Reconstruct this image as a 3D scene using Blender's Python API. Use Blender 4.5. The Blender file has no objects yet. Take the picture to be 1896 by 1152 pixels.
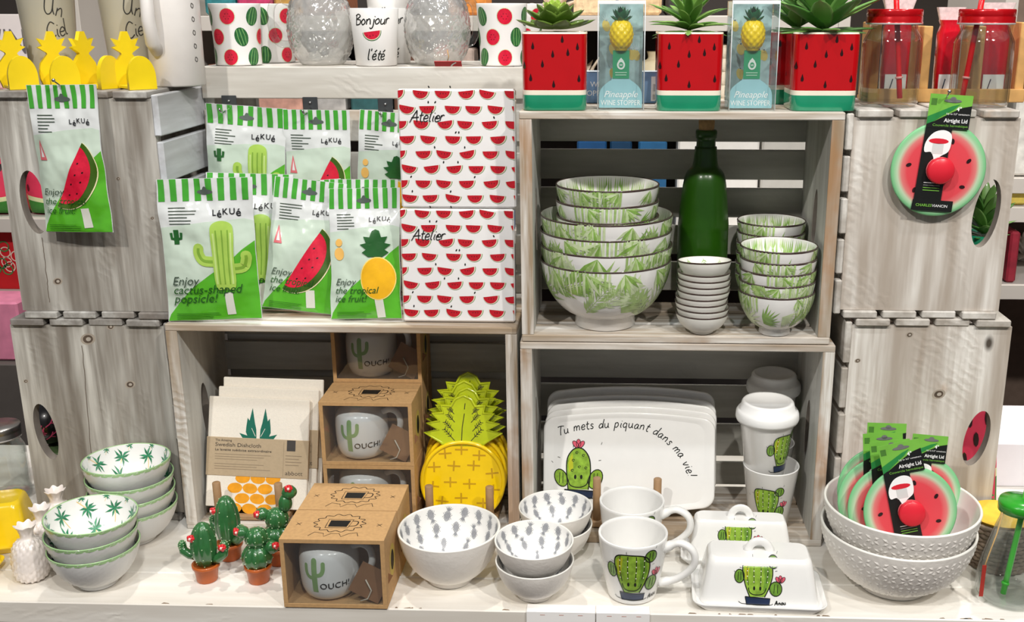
import bpy, math, random
from mathutils import Vector, Matrix, noise
from mathutils.geometry import tessellate_polygon
random.seed(7)
S = bpy.context.scene
COL = S.collection
PI = math.pi
R = math.radians
# ---------------------------------------------------------------- camera (table top is z = 0)
F = 1945.0; PX0 = 1060.0; PY0 = 576.0; PITCH = R(16); YAW = R(2); CH = 0.73
cam = bpy.data.cameras.new('camera'); camo = bpy.data.objects.new('camera', cam); COL.objects.link(camo)
camo.location = (0, 0, CH); camo.rotation_euler = (R(90) - PITCH, 0, YAW)
cam.sensor_width = 36; cam.lens = F / 1896 * 36; cam.shift_x = -(PX0 - 948) / 1896
cam.clip_start = .05; cam.clip_end = 50
S.camera = camo
S.view_settings.view_transform = 'Standard'; S.view_settings.look = 'None'
S.view_settings.gamma = 1; S.view_settings.use_curve_mapping = False
S.view_settings.exposure = 0.0
# ---------------------------------------------------------------- world and lamps
w = bpy.data.worlds.new('world'); S.world = w; w.use_nodes = True
w.node_tree.nodes['Background'].inputs[0].default_value = (.93, .95, 1, 1)
w.node_tree.nodes['Background'].inputs[1].default_value = .17
def spot(x, y, z, tx, ty, tz, energy, col=(1, .96, .9), size=75, rad=.045):
    l = bpy.data.lights.new('ceiling_spot', 'SPOT'); l.energy = energy; l.color = col
    l.spot_size = R(size); l.spot_blend = .6; l.shadow_soft_size = rad
    o = bpy.data.objects.new('ceiling_spot', l); COL.objects.link(o); o.location = (x, y, z)
    o.rotation_euler = (Vector((tx, ty, tz)) - Vector((x, y, z))).to_track_quat('-Z', 'Y').to_euler()
spot(-1.1, -.55, 2.3, -.5, 1.35, .2, 118)
spot(.25, -.65, 2.5, 0, 1.35, .2, 110)
spot(1.25, -.5, 2.3, .55, 1.35, .2, 127)
spot(-.1, .35, 2.5, -.1, 1.35, .1, 34, (.85, .92, 1))
spot(.9, .45, 2.4, .3, 1.35, .1, 34, (1, .97, .93))
spot(-.6, 1.9, 2.5, -.3, 2.9, .4, 100, (1, .95, .88), 110)
spot(1.1, 1.9, 2.5, 1.0, 2.9, .4, 100, (1, .95, .88), 110)
# ---------------------------------------------------------------- pixel to place
_R = camo.rotation_euler.to_matrix()
def ray(px, py):
    return _R @ Vector(((px - PX0) / F, -(py - PY0) / F, -1))
def at(px, py, Y):
    d = ray(px, py); t = Y / d.y; return Vector((d.x * t, Y, CH + d.z * t))
def onz(px, py, z=0.0):
    d = ray(px, py); t = (z - CH) / d.z; return Vector((d.x * t, d.y * t, z))
def X(px, py, Y): return at(px, py, Y).x
def Z(px, py, Y): return at(px, py, Y).z
# ---------------------------------------------------------------- materials
_M = {}
def srgb(c):
    if isinstance(c, str):
        c = [int(c[i:i+2], 16) / 255 for i in (0, 2, 4)]
    return tuple((x / 12.92 if x <= .04045 else ((x + .055) / 1.055) ** 2.4) for x in c[:3]) + (1,)
def M(col, rough=.5, name=None, metal=0, coat=0, var=.06, scale=40, bump=0, trans=0, ior=1.45, alpha=1, emit=0, sss=0, bscale=None, bdist=.002):
    key = (str(col), rough, metal, coat, var, scale, bump, trans, alpha, emit, sss, bscale, bdist)
    if key in _M: return _M[key]
    m = bpy.data.materials.new(name or 'paint_' + str(len(_M))); m.use_nodes = True
    nt = m.node_tree; b = nt.nodes['Principled BSDF']
    b.inputs['Roughness'].default_value = rough; b.inputs['Metallic'].default_value = metal
    b.inputs['Coat Weight'].default_value = coat; b.inputs['Coat Roughness'].default_value = .06
    b.inputs['Transmission Weight'].default_value = trans; b.inputs['IOR'].default_value = ior
    b.inputs['Alpha'].default_value = alpha
    c = srgb(col); b.inputs['Base Color'].default_value = c
    if emit:
        b.inputs['Emission Color'].default_value = c; b.inputs['Emission Strength'].default_value = emit
    if sss: b.inputs['Subsurface Weight'].default_value = sss; b.inputs['Subsurface Scale'].default_value = .004
    if var or bump:
        tc = nt.nodes.new('ShaderNodeTexCoord'); n = nt.nodes.new('ShaderNodeTexNoise')
        n.inputs['Scale'].default_value = scale; n.inputs['Detail'].default_value = 3
        nt.links.new(tc.outputs['Object'], n.inputs['Vector'])
        if var:
            r = nt.nodes.new('ShaderNodeValToRGB')
            r.color_ramp.elements[0].position = .3; r.color_ramp.elements[1].position = .7
            r.color_ramp.elements[0].color = tuple(x * (1 - var) for x in c[:3]) + (1,)
            r.color_ramp.elements[1].color = tuple(min(1, x * (1 + var)) for x in c[:3]) + (1,)
            nt.links.new(n.outputs['Fac'], r.inputs['Fac']); nt.links.new(r.outputs['Color'], b.inputs['Base Color'])
        if bump:
            bn = nt.nodes.new('ShaderNodeBump'); bn.inputs['Strength'].default_value = bump; bn.inputs['Distance'].default_value = bdist
            n2 = n
            if bscale:
                n2 = nt.nodes.new('ShaderNodeTexNoise'); n2.inputs['Scale'].default_value = bscale; n2.inputs['Detail'].default_value = 2
                nt.links.new(tc.outputs['Object'], n2.inputs['Vector'])
            nt.links.new(n2.outputs['Fac'], bn.inputs['Height']); nt.links.new(bn.outputs['Normal'], b.inputs['Normal'])
    _M[key] = m; return m
def wood(name, light, dark, grain='X', worn='B08A62', wear=.5, amt=.5, rough=.75):
    """whitewashed board: streaky wash along the grain, saw marks across it, knots and worn patches"""
    key = ('wood', name)
    if key in _M: return _M[key]
    m = bpy.data.materials.new(name); m.use_nodes = True; nt = m.node_tree; N = nt.nodes; L = nt.links
    b = N['Principled BSDF']; b.inputs['Roughness'].default_value = rough
    tc = N.new('ShaderNodeTexCoord'); oi = N.new('ShaderNodeObjectInfo')
    ad = N.new('ShaderNodeVectorMath'); ad.operation = 'ADD'
    cm = N.new('ShaderNodeCombineXYZ'); mu = N.new('ShaderNodeMath'); mu.operation = 'MULTIPLY'; mu.inputs[1].default_value = 7
    L.new(oi.outputs['Random'], mu.inputs[0]); 
    for k in range(3): L.new(mu.outputs[0], cm.inputs[k])
    L.new(tc.outputs['Object'], ad.inputs[0]); L.new(cm.outputs[0], ad.inputs[1])
    def mapped(long_, across):
        mp = N.new('ShaderNodeMapping'); s = {'X': (long_, across, across), 'Y': (across, long_, across), 'Z': (across, across, long_)}[grain]
        mp.inputs['Scale'].default_value = s; L.new(ad.outputs[0], mp.inputs['Vector']); return mp
    def nz(mp, sc, det=4, rg=.6):
        n = N.new('ShaderNodeTexNoise'); n.inputs['Scale'].default_value = sc; n.inputs['Detail'].default_value = det; n.inputs['Roughness'].default_value = rg
        L.new(mp.outputs[0], n.inputs['Vector']); return n.outputs['Fac']
    def ramp(fac, p0, p1, c0=(0, 0, 0, 1), c1=(1, 1, 1, 1)):
        r = N.new('ShaderNodeValToRGB'); r.color_ramp.elements[0].position = p0; r.color_ramp.elements[1].position = p1
        r.color_ramp.elements[0].color = c0; r.color_ramp.elements[1].color = c1; L.new(fac, r.inputs['Fac']); return r.outputs['Color']
    def mix(f, a, c, blend='MIX'):
        x = N.new('ShaderNodeMix'); x.data_type = 'RGBA'; x.blend_type = blend
        if isinstance(f, float): x.inputs[0].default_value = f
        else: L.new(f, x.inputs[0])
        for s, i in ((a, 6), (c, 7)):
            if isinstance(s, tuple): x.inputs[i].default_value = s
            else: L.new(s, x.inputs[i])
        return x.outputs[2]
    streak = nz(mapped(.06, 1), 60)
    broad = nz(mapped(.12, 1), 18)
    sm_ = mapped(1, 1); wv = N.new('ShaderNodeTexWave'); wv.wave_type = 'RINGS'; wv.rings_direction = 'SPHERICAL'
    wv.inputs['Scale'].default_value = 30; wv.inputs['Distortion'].default_value = 5; wv.inputs['Detail'].default_value = 3; wv.inputs['Detail Scale'].default_value = 2
    of = N.new('ShaderNodeVectorMath'); of.operation = 'ADD'; of.inputs[1].default_value = (.35, .2, .3); L.new(tc.outputs['Object'], of.inputs[0]); L.new(of.outputs[0], wv.inputs['Vector'])
    ms = N.new('ShaderNodeMath'); ms.operation = 'MULTIPLY'; L.new(wv.outputs['Fac'], ms.inputs[0]); L.new(ramp(nz(mapped(.35, 1), 16), .52, .66), ms.inputs[1]); saw = ms.outputs[0]
    blot = nz(mapped(.7, 1), 9)
    c = mix(ramp(broad, .38, .62), srgb(dark), srgb(light))
    c = mix(ramp(streak, .36, .58), mix(1.0 - amt * 1.1 if amt < .9 else .05, srgb(dark), c), c)
    c = mix(ramp(saw, .35, .75, (0, 0, 0, 1), (amt * .8, amt * .8, amt * .8, 1)), c, mix(.6, c, srgb(dark)))
    brown = nz(mapped(.1, 1), 7, 5, .7); c = mix(ramp(brown, .50, .66, (0, 0, 0, 1), (amt * .55, amt * .55, amt * .55, 1)), c, mix(.35, srgb('8C7660'), srgb(dark)))
    wr = ramp(blot, .74 - wear * .2, .80 - wear * .16)
    c = mix(wr, c, mix(.45, srgb(worn), c))
    # knots
    v = N.new('ShaderNodeTexVoronoi'); v.inputs['Scale'].default_value = 6.5; L.new(mapped(.55, 1).outputs[0], v.inputs['Vector'])
    L.new(mix(ramp(v.outputs['Distance'], .02, .05), srgb('4E453C'), c), b.inputs['Base Color'])
    bn = N.new('ShaderNodeBump'); bn.inputs['Strength'].default_value = .35; bn.inputs['Distance'].default_value = .0012
    L.new(saw, bn.inputs['Height']); L.new(bn.outputs['Normal'], b.inputs['Normal'])
    _M[key] = m; return m
def glass(col='FFFFFF', rough=.02, name='clear_glass', bump=0, bscale=90):
    key = ('glass', str(col), rough, bump, bscale)
    if key in _M: return _M[key]
    m = bpy.data.materials.new(name); m.use_nodes = True; nt = m.node_tree; b = nt.nodes['Principled BSDF']
    b.inputs['Base Color'].default_value = srgb(col); b.inputs['Roughness'].default_value = rough
    b.inputs['Transmission Weight'].default_value = 1; b.inputs['IOR'].default_value = 1.45
    if bump:
        v = nt.nodes.new('ShaderNodeTexVoronoi'); v.inputs['Scale'].default_value = bscale
        tc = nt.nodes.new('ShaderNodeTexCoord'); bn = nt.nodes.new('ShaderNodeBump')
        bn.inputs['Strength'].default_value = bump; bn.inputs['Distance'].default_value = .004
        nt.links.new(tc.outputs['Object'], v.inputs['Vector']); nt.links.new(v.outputs['Distance'], bn.inputs['Height']); nt.links.new(bn.outputs['Normal'], b.inputs['Normal'])
    _M[key] = m; return m
def film(name='clear_film', tint='F4F6F6', strength=.16, rough=.08):
    """thin clear plastic sheet: mostly see-through with sharp reflections"""
    key = ('film', name)
    if key in _M: return _M[key]
    m = bpy.data.materials.new(name); m.use_nodes = True; nt = m.node_tree; N = nt.nodes; L = nt.links
    for n in list(N): N.remove(n)
    o = N.new('ShaderNodeOutputMaterial'); mx = N.new('ShaderNodeMixShader'); t = N.new('ShaderNodeBsdfTransparent'); g = N.new('ShaderNodeBsdfGlossy')
    g.inputs['Roughness'].default_value = rough; t.inputs[0].default_value = srgb(tint)
    fr = N.new('ShaderNodeLayerWeight'); fr.inputs[0].default_value = .25
    pw = N.new('ShaderNodeMath'); pw.operation = 'POWER'; pw.inputs[1].default_value = 2.5; L.new(fr.outputs['Facing'], pw.inputs[0])
    ad = N.new('ShaderNodeMath'); ad.operation = 'MULTIPLY_ADD'; ad.use_clamp = True; ad.inputs[1].default_value = .5; ad.inputs[2].default_value = strength * .5; L.new(pw.outputs[0], ad.inputs[0])
    bn = N.new('ShaderNodeBump'); nz = N.new('ShaderNodeTexNoise'); nz.inputs['Scale'].default_value = 25; bn.inputs['Strength'].default_value = .5; bn.inputs['Distance'].default_value = .006
    tc = N.new('ShaderNodeTexCoord'); L.new(tc.outputs['Object'], nz.inputs['Vector']); L.new(nz.outputs['Fac'], bn.inputs['Height'])
    L.new(bn.outputs[0], g.inputs['Normal']); 
    L.new(ad.outputs[0], mx.inputs[0]); L.new(t.outputs[0], mx.inputs[1]); L.new(g.outputs[0], mx.inputs[2]); L.new(mx.outputs[0], o.inputs[0])
    _M[key] = m; return m
def thin(name, tint='F7FAF9', bump=0, scale=60, base=.05, white=.0, vor=False, power=2.0, gain=.75, rough=.03):
    """thin-walled clear glass or plastic"""
    key = ('thin', name)
    if key in _M: return _M[key]
    m = bpy.data.materials.new(name); m.use_nodes = True; nt = m.node_tree; N = nt.nodes; L = nt.links
    for n in list(N): N.remove(n)
    o = N.new('ShaderNodeOutputMaterial'); t = N.new('ShaderNodeBsdfTransparent'); g = N.new('ShaderNodeBsdfGlossy'); d = N.new('ShaderNodeBsdfDiffuse')
    t.inputs[0].default_value = srgb(tint); g.inputs['Roughness'].default_value = rough; d.inputs[0].default_value = (.9, .9, .9, 1)
    lw = N.new('ShaderNodeLayerWeight'); lw.inputs[0].default_value = .35; pw = N.new('ShaderNodeMath'); pw.operation = 'POWER'; pw.inputs[1].default_value = power
    ma = N.new('ShaderNodeMath'); ma.operation = 'MULTIPLY_ADD'; ma.use_clamp = True; ma.inputs[1].default_value = gain; ma.inputs[2].default_value = base
    L.new(lw.outputs['Facing'], pw.inputs[0]); L.new(pw.outputs[0], ma.inputs[0])
    m1 = N.new('ShaderNodeMixShader'); m1.inputs[0].default_value = white; L.new(t.outputs[0], m1.inputs[1]); L.new(d.outputs[0], m1.inputs[2])
    m2 = N.new('ShaderNodeMixShader'); L.new(ma.outputs[0], m2.inputs[0]); L.new(m1.outputs[0], m2.inputs[1]); L.new(g.outputs[0], m2.inputs[2]); L.new(m2.outputs[0], o.inputs[0])
    if bump:
        tc = N.new('ShaderNodeTexCoord'); x = N.new('ShaderNodeTexVoronoi' if vor else 'ShaderNodeTexNoise'); x.inputs['Scale'].default_value = scale; bn = N.new('ShaderNodeBump'); bn.inputs['Strength'].default_value = bump; bn.inputs['Distance'].default_value = .004
        L.new(tc.outputs['Object'], x.inputs['Vector']); L.new(x.outputs['Distance' if vor else 'Fac'], bn.inputs['Height']); L.new(bn.outputs[0], g.inputs['Normal']); L.new(bn.outputs[0], lw.inputs['Normal'])
    _M[key] = m; return m
# ---------------------------------------------------------------- mesh collector
class MB:
    def __init__(s): s.v = []; s.f = []; s.m = []; s.sm = []; s.mats = []
    def mi(s, m):
        if m not in s.mats: s.mats.append(m)
        return s.mats.index(m)
    def add(s, v, f, m, smooth=False):
        o = len(s.v); i = s.mi(m); s.v += [tuple(p) for p in v]
        for q in f: s.f.append([k + o for k in q]); s.m.append(i); s.sm.append(smooth)
        return s
    def box(s, x0, x1, y0, y1, z0, z1, m, bev=0, T=None):
        if x0 > x1: x0, x1 = x1, x0
        if y0 > y1: y0, y1 = y1, y0
        if z0 > z1: z0, z1 = z1, z0
        b = min(bev, (x1-x0)/2.1, (y1-y0)/2.1, (z1-z0)/2.1)
        vs = []; fs = []
        if b <= 0:
            vs = [(x, y, z) for z in (z0, z1) for y in (y0, y1) for x in (x0, x1)]
            fs = [(0, 2, 3, 1), (4, 5, 7, 6), (0, 1, 5, 4), (2, 6, 7, 3), (0, 4, 6, 2), (1, 3, 7, 5)]
        else:
            lo = (x0, y0, z0); hi = (x1, y1, z1); idx = {}
            for sx in (0, 1):
                for sy in (0, 1):
                    for sz in (0, 1):
                        c = [(lo, hi)[k][i] for i, k in enumerate((sx, sy, sz))]
                        d = [b if k == 0 else -b for k in (sx, sy, sz)]
                        for ax in range(3):
                            p = [c[i] + (d[i] if i != ax else 0) for i in range(3)]
                            idx[(sx, sy, sz, ax)] = len(vs); vs.append(tuple(p))
            for ax in range(3):
                o1, o2 = [i for i in range(3) if i != ax]
                for side in (0, 1):
                    q = []
                    for a, c in ((0, 0), (1, 0), (1, 1), (0, 1)):
                        k = [0, 0, 0]; k[ax] = side; k[o1] = a; k[o2] = c; q.append(idx[(*k, ax)])
                    fs.append(q)
            for ax in range(3):
                o1, o2 = [i for i in range(3) if i != ax]
                for a in (0, 1):
                    for c in (0, 1):
                        k0 = [0, 0, 0]; k0[ax] = 0; k0[o1] = a; k0[o2] = c; k1 = list(k0); k1[ax] = 1
                        fs.append([idx[(*k0, o1)], idx[(*k0, o2)], idx[(*k1, o2)], idx[(*k1, o1)]])
            for sx in (0, 1):
                for sy in (0, 1):
                    for sz in (0, 1): fs.append([idx[(sx, sy, sz, a)] for a in range(3)])
        if T is not None: vs = [T @ Vector(p) for p in vs]
        return s.add(vs, fs, m)
    def lathe(s, prof, m, n=64, c=(0, 0, 0), mod=None, caps=False, T=None, smooth=True):
        vs = []; fs = []; k = len(prof)
        for i in range(n):
            a = 2 * PI * i / n
            for (r, z) in prof:
                if mod: r, z = mod(a, r, z)
                p = Vector((c[0] + r * math.cos(a), c[1] + r * math.sin(a), c[2] + z)); vs.append(T @ p if T is not None else p)
        for i in range(n):
            j = (i + 1) % n
            for q in range(k - 1):
                r0, r1 = prof[q][0], prof[q+1][0]
                if r0 < 1e-7 and r1 < 1e-7: continue
                fs.append([i*k+q, j*k+q, j*k+q+1, i*k+q+1])
        s.add(vs, fs, m, smooth)
        return s
    def tube(s, pts, r, m, n=8, cap=True, sx=1.0):
        pts = [Vector(p) for p in pts]; rr = r if isinstance(r, (list, tuple)) else [r] * len(pts)
        vs = []; fs = []; up = None
        for i, p in enumerate(pts):
            d = (pts[min(i+1, len(pts)-1)] - pts[max(i-1, 0)]).normalized()
            if up is None:
                up = Vector((0, 0, 1)) if abs(d.z) < .9 else Vector((0, 1, 0))
            a = d.cross(up).normalized(); up = a.cross(d).normalized()
            for k in range(n):
                t = 2 * PI * k / n; vs.append(p + a * math.cos(t) * rr[i] * sx + up * math.sin(t) * rr[i])
        for i in range(len(pts) - 1):
            for k in range(n):
                q = (k + 1) % n; fs.append([i*n+k, i*n+q, (i+1)*n+q, (i+1)*n+k])
        if cap: fs.append(list(range(n))[::-1]); fs.append([(len(pts)-1)*n+k for k in range(n)])
        return s.add(vs, fs, m, True)
    def ball(s, c, r, m, n=12, rz=None, T=None):
        rz = rz or r; pr = [(r * math.sin(PI * i / n), -rz * math.cos(PI * i / n)) for i in range(n + 1)]
        return s.lathe(pr, m, n * 2, c, T=T)
    def prism(s, poly, fn, y0, y1, m, smooth=False, mside=None):
        """poly in (u,v); fn(u,v,w) -> 3d; w from y0 to y1"""
        n = len(poly); tri = tessellate_polygon([[Vector((p[0], p[1], 0)) for p in poly]])
        vs = [fn(p[0], p[1], y0) for p in poly] + [fn(p[0], p[1], y1) for p in poly]
        fs = [list(t) for t in tri] + [[n + k for k in t[::-1]] for t in tri]
        s.add(vs, fs, m, False)
        s.add(vs, [[i, (i+1) % n, n + (i+1) % n, n + i] for i in range(n)], mside or m, smooth)
        return s
    def grid(s, fn, nu, nv, m, smooth=True, mfn=None):
        vs = [fn(i / nu, j / nv) for j in range(nv + 1) for i in range(nu + 1)]
        fs = [[j*(nu+1)+i, j*(nu+1)+i+1, (j+1)*(nu+1)+i+1, (j+1)*(nu+1)+i] for j in range(nv) for i in range(nu)]
        return s.add(vs, fs, m, smooth)
    def build(s, name, parent=None, loc=None, rot=None):
        me = bpy.data.meshes.new(name); me.from_pydata(s.v, [], s.f)
        for m in s.mats: me.materials.append(m)
        me.polygons.foreach_set('material_index', s.m); me.polygons.foreach_set('use_smooth', s.sm)
        me.update()
        o = bpy.data.objects.new(name, me); COL.objects.link(o)
        if parent: o.parent = parent
        if loc: o.location = loc
        if rot: o.rotation_euler = rot
        return o
def tag(o, label=None, cat=None, group=None, kind=None):
    if label: o['label'] = label
    if cat: o['category'] = cat
    if group: o['group'] = group
    if kind: o['kind'] = kind
    return o
def empty(name, loc, rz=0, label=None, cat=None, group=None, rx=0, ry=0):
    o = bpy.data.objects.new(name, None); COL.objects.link(o); o.location = loc; o.rotation_euler = (rx, ry, rz)
    o.empty_display_size = .02
    return tag(o, label, cat, group)
def kids(o): return [c for c in bpy.data.objects if c.parent == o]
def dup(o, loc, rz=None, label=None, parent=None, rot=None):
    c = o.copy(); COL.objects.link(c)
    if parent is not None: c.parent = parent
    if loc is not None: c.location = loc
    if rz is not None: c.rotation_euler = (c.rotation_euler.x, c.rotation_euler.y, rz)
    if rot is not None: c.rotation_euler = rot
    if label: c['label'] = label
    for k in kids(o): dup(k, None, None, None, c)
    return c
# ---------------------------------------------------------------- 2d shapes
def ell(cx, cy, rx, ry=None, rot=0, n=24, a0=0, a1=2*PI):
    ry = ry or rx; out = []; full = abs(a1 - a0 - 2 * PI) < 1e-6
    for i in range(n if full else n + 1):
        a = a0 + (a1 - a0) * i / n; x = rx * math.cos(a); y = ry * math.sin(a)
        out.append((cx + x * math.cos(rot) - y * math.sin(rot), cy + x * math.sin(rot) + y * math.cos(rot)))
    return out
def rect(x0, y0, x1, y1): return [(x0, y0), (x1, y0), (x1, y1), (x0, y1)]
def xf(p, cx, cy, s=1, rot=0, sy=None):
    sy = s if sy is None else sy; c, q = math.cos(rot), math.sin(rot)
    return [(cx + (x*s)*c - (y*sy)*q, cy + (x*s)*q + (y*sy)*c) for x, y in p]
def smoothpts(p, k=5, closed=False):
    n = len(p); out = []
    rng = range(n if closed else n - 1)
    for i in rng:
        g = (lambda j: p[j % n]) if closed else (lambda j: p[max(0, min(n-1, j))])
        a, b, c, d = g(i-1), g(i), g(i+1), g(i+2)
        for q in range(k):
            t = q / k
            out.append(tuple(.5 * ((2*b[e]) + (-a[e]+c[e])*t + (2*a[e]-5*b[e]+4*c[e]-d[e])*t*t + (-a[e]+3*b[e]-3*c[e]+d[e])*t**3) for e in range(2)))
    if not closed: out.append(tuple(p[-1]))
    return out
_txt = {}
def textmesh(s, off=0.0, shear=0.0, spacing=1.0):
    k = (s, off, shear, spacing)
    if k in _txt: return _txt[k]
    cu = bpy.data.curves.new('t', 'FONT'); cu.body = s; cu.size = 1; cu.offset = off; cu.shear = shear; cu.resolution_u = 3; cu.space_character = spacing
    o = bpy.data.objects.new('t', cu); COL.objects.link(o)
    bpy.context.view_layer.update()
    me = o.evaluated_get(bpy.context.evaluated_depsgraph_get()).to_mesh()
    v = [(p.co.x, p.co.y) for p in me.vertices]; f = [list(p.vertices) for p in me.polygons]
    o.evaluated_get(bpy.context.evaluated_depsgraph_get()).to_mesh_clear()
    bpy.data.objects.remove(o); bpy.data.curves.remove(cu)
    wd = max([p[0] for p in v] or [0]); _txt[k] = (v, f, wd); return _txt[k]
# hand lettering as pen strokes: height 1 = capital, x-height .5
_e = [(.05, .26), (.36, .3), (.34, .48), (.18, .53), (.03, .3), (.1, .04), (.25, 0), (.42, .1)]
HAND = {
 'A': (.75, [[(0, -.05), (.2, .5), (.42, 1)], [(.42, 1), (.5, .5), (.62, 0)], [(.05, .35), (.7, .42)]]),
 'B': (.66, [[(.08, 0), (.1, .9)], [(0, .85), (.3, 1), (.52, .8), (.12, .52)], [(.12, .52), (.55, .45), (.55, .12), (.2, 0), (.04, .02)]]),
 'C': (.62, [[(.55, .85), (.3, 1), (.03, .6), (.1, .1), (.35, 0), (.58, .18)]]),
 'L': (.5, [[(.1, 1), (.08, .5), (.06, .02)], [(.06, .02), (.45, .04)]]),
 'T': (.6, [[(0, .9), (.3, .97), (.68, .93)], [(.36, .95), (.3, .5), (.3, 0)]]),
 'U': (.72, [[(.05, .95), (.05, .3), (.25, 0), (.5, .2), (.56, .95)], [(.56, .95), (.56, .3), (.66, 0)]]),
 'a': (.5, [[(.4, .42), (.22, .52), (.03, .3), (.1, .02), (.28, .08), (.4, .45)], [(.4, .48), (.38, .15), (.5, .02)]]),
 'b': (.5, [[(.06, 1), (.05, .02)], [(.06, .4), (.3, .52), (.42, .25), (.25, 0), (.05, .06)]]),
 'c': (.42, [[(.38, .42), (.2, .52), (.03, .28), (.12, .02), (.38, .08)]]),
 'd': (.52, [[(.36, .42), (.2, .5), (.03, .25), (.12, .01), (.32, .1), (.42, .4)], [(.46, 1), (.42, .5), (.46, .02)]]),
 'e': (.44, [_e]), 'é': (.44, [_e, [(.2, .68), (.4, .88)]]), 'è': (.44, [_e, [(.08, .88), (.28, .68)]]), 'ê': (.44, [_e, [(.05, .66), (.2, .8), (.35, .66)]]),
 'h': (.5, [[(.06, 1), (.05, 0)], [(.06, .3), (.25, .52), (.38, .4), (.4, 0)]]),
 'i': (.22, [[(.1, .5), (.08, .15), (.18, 0)], [(.12, .7), (.14, .75)]]),
 'j': (.26, [[(.18, .5), (.18, -.2), (.02, -.42), (-.1, -.3)], [(.2, .7), (.22, .75)]]),
 'l': (.24, [[(.1, 1), (.06, .3), (.1, .02), (.2, .04)]]),
 'm': (.72, [[(.06, .5), (.05, 0)], [(.05, .3), (.2, .52), (.32, .4), (.33, 0)], [(.33, .3), (.5, .52), (.62, .4), (.64, 0)]]),
 'n': (.5, [[(.06, .5), (.05, 0)], [(.05, .3), (.25, .52), (.38, .4), (.42, 0)]]),
 'o': (.48, [[(.22, .52), (.03, .28), (.18, 0), (.42, .22), (.3, .5), (.2, .52)]]),
 'p': (.5, [[(.08, .5), (.05, -.4)], [(.06, .4), (.3, .52), (.42, .25), (.25, 0), (.06, .08)]]),
 'q': (.5, [[(.38, .42), (.2, .52), (.03, .28), (.14, .02), (.36, .12)], [(.4, .5), (.38, -.4)]]),
 'r': (.36, [[(.07, .5), (.05, 0)], [(.06, .3), (.2, .5), (.36, .46)]]),
 's': (.38, [[(.34, .46), (.15, .52), (.08, .36), (.3, .2), (.26, .02), (.02, .04)]]),
 't': (.34, [[(.16, .85), (.12, .2), (.24, 0), (.34, .06)], [(0, .55), (.34, .58)]]),
 'u': (.52, [[(.05, .5), (.06, .12), (.2, 0), (.38, .15), (.42, .5)], [(.42, .5), (.42, .1), (.52, 0)]]),
 'v': (.44, [[(.02, .5), (.2, 0), (.4, .52)]]),
 "'": (.16, [[(.1, 1), (.05, .78)]]), '!': (.26, [[(.16, 1), (.1, .3)], [(.07, .03), (.09, .06)]]), '.': (.2, [[(.06, .0), (.1, .04)]]), ' ': (.34, []),
}
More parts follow.
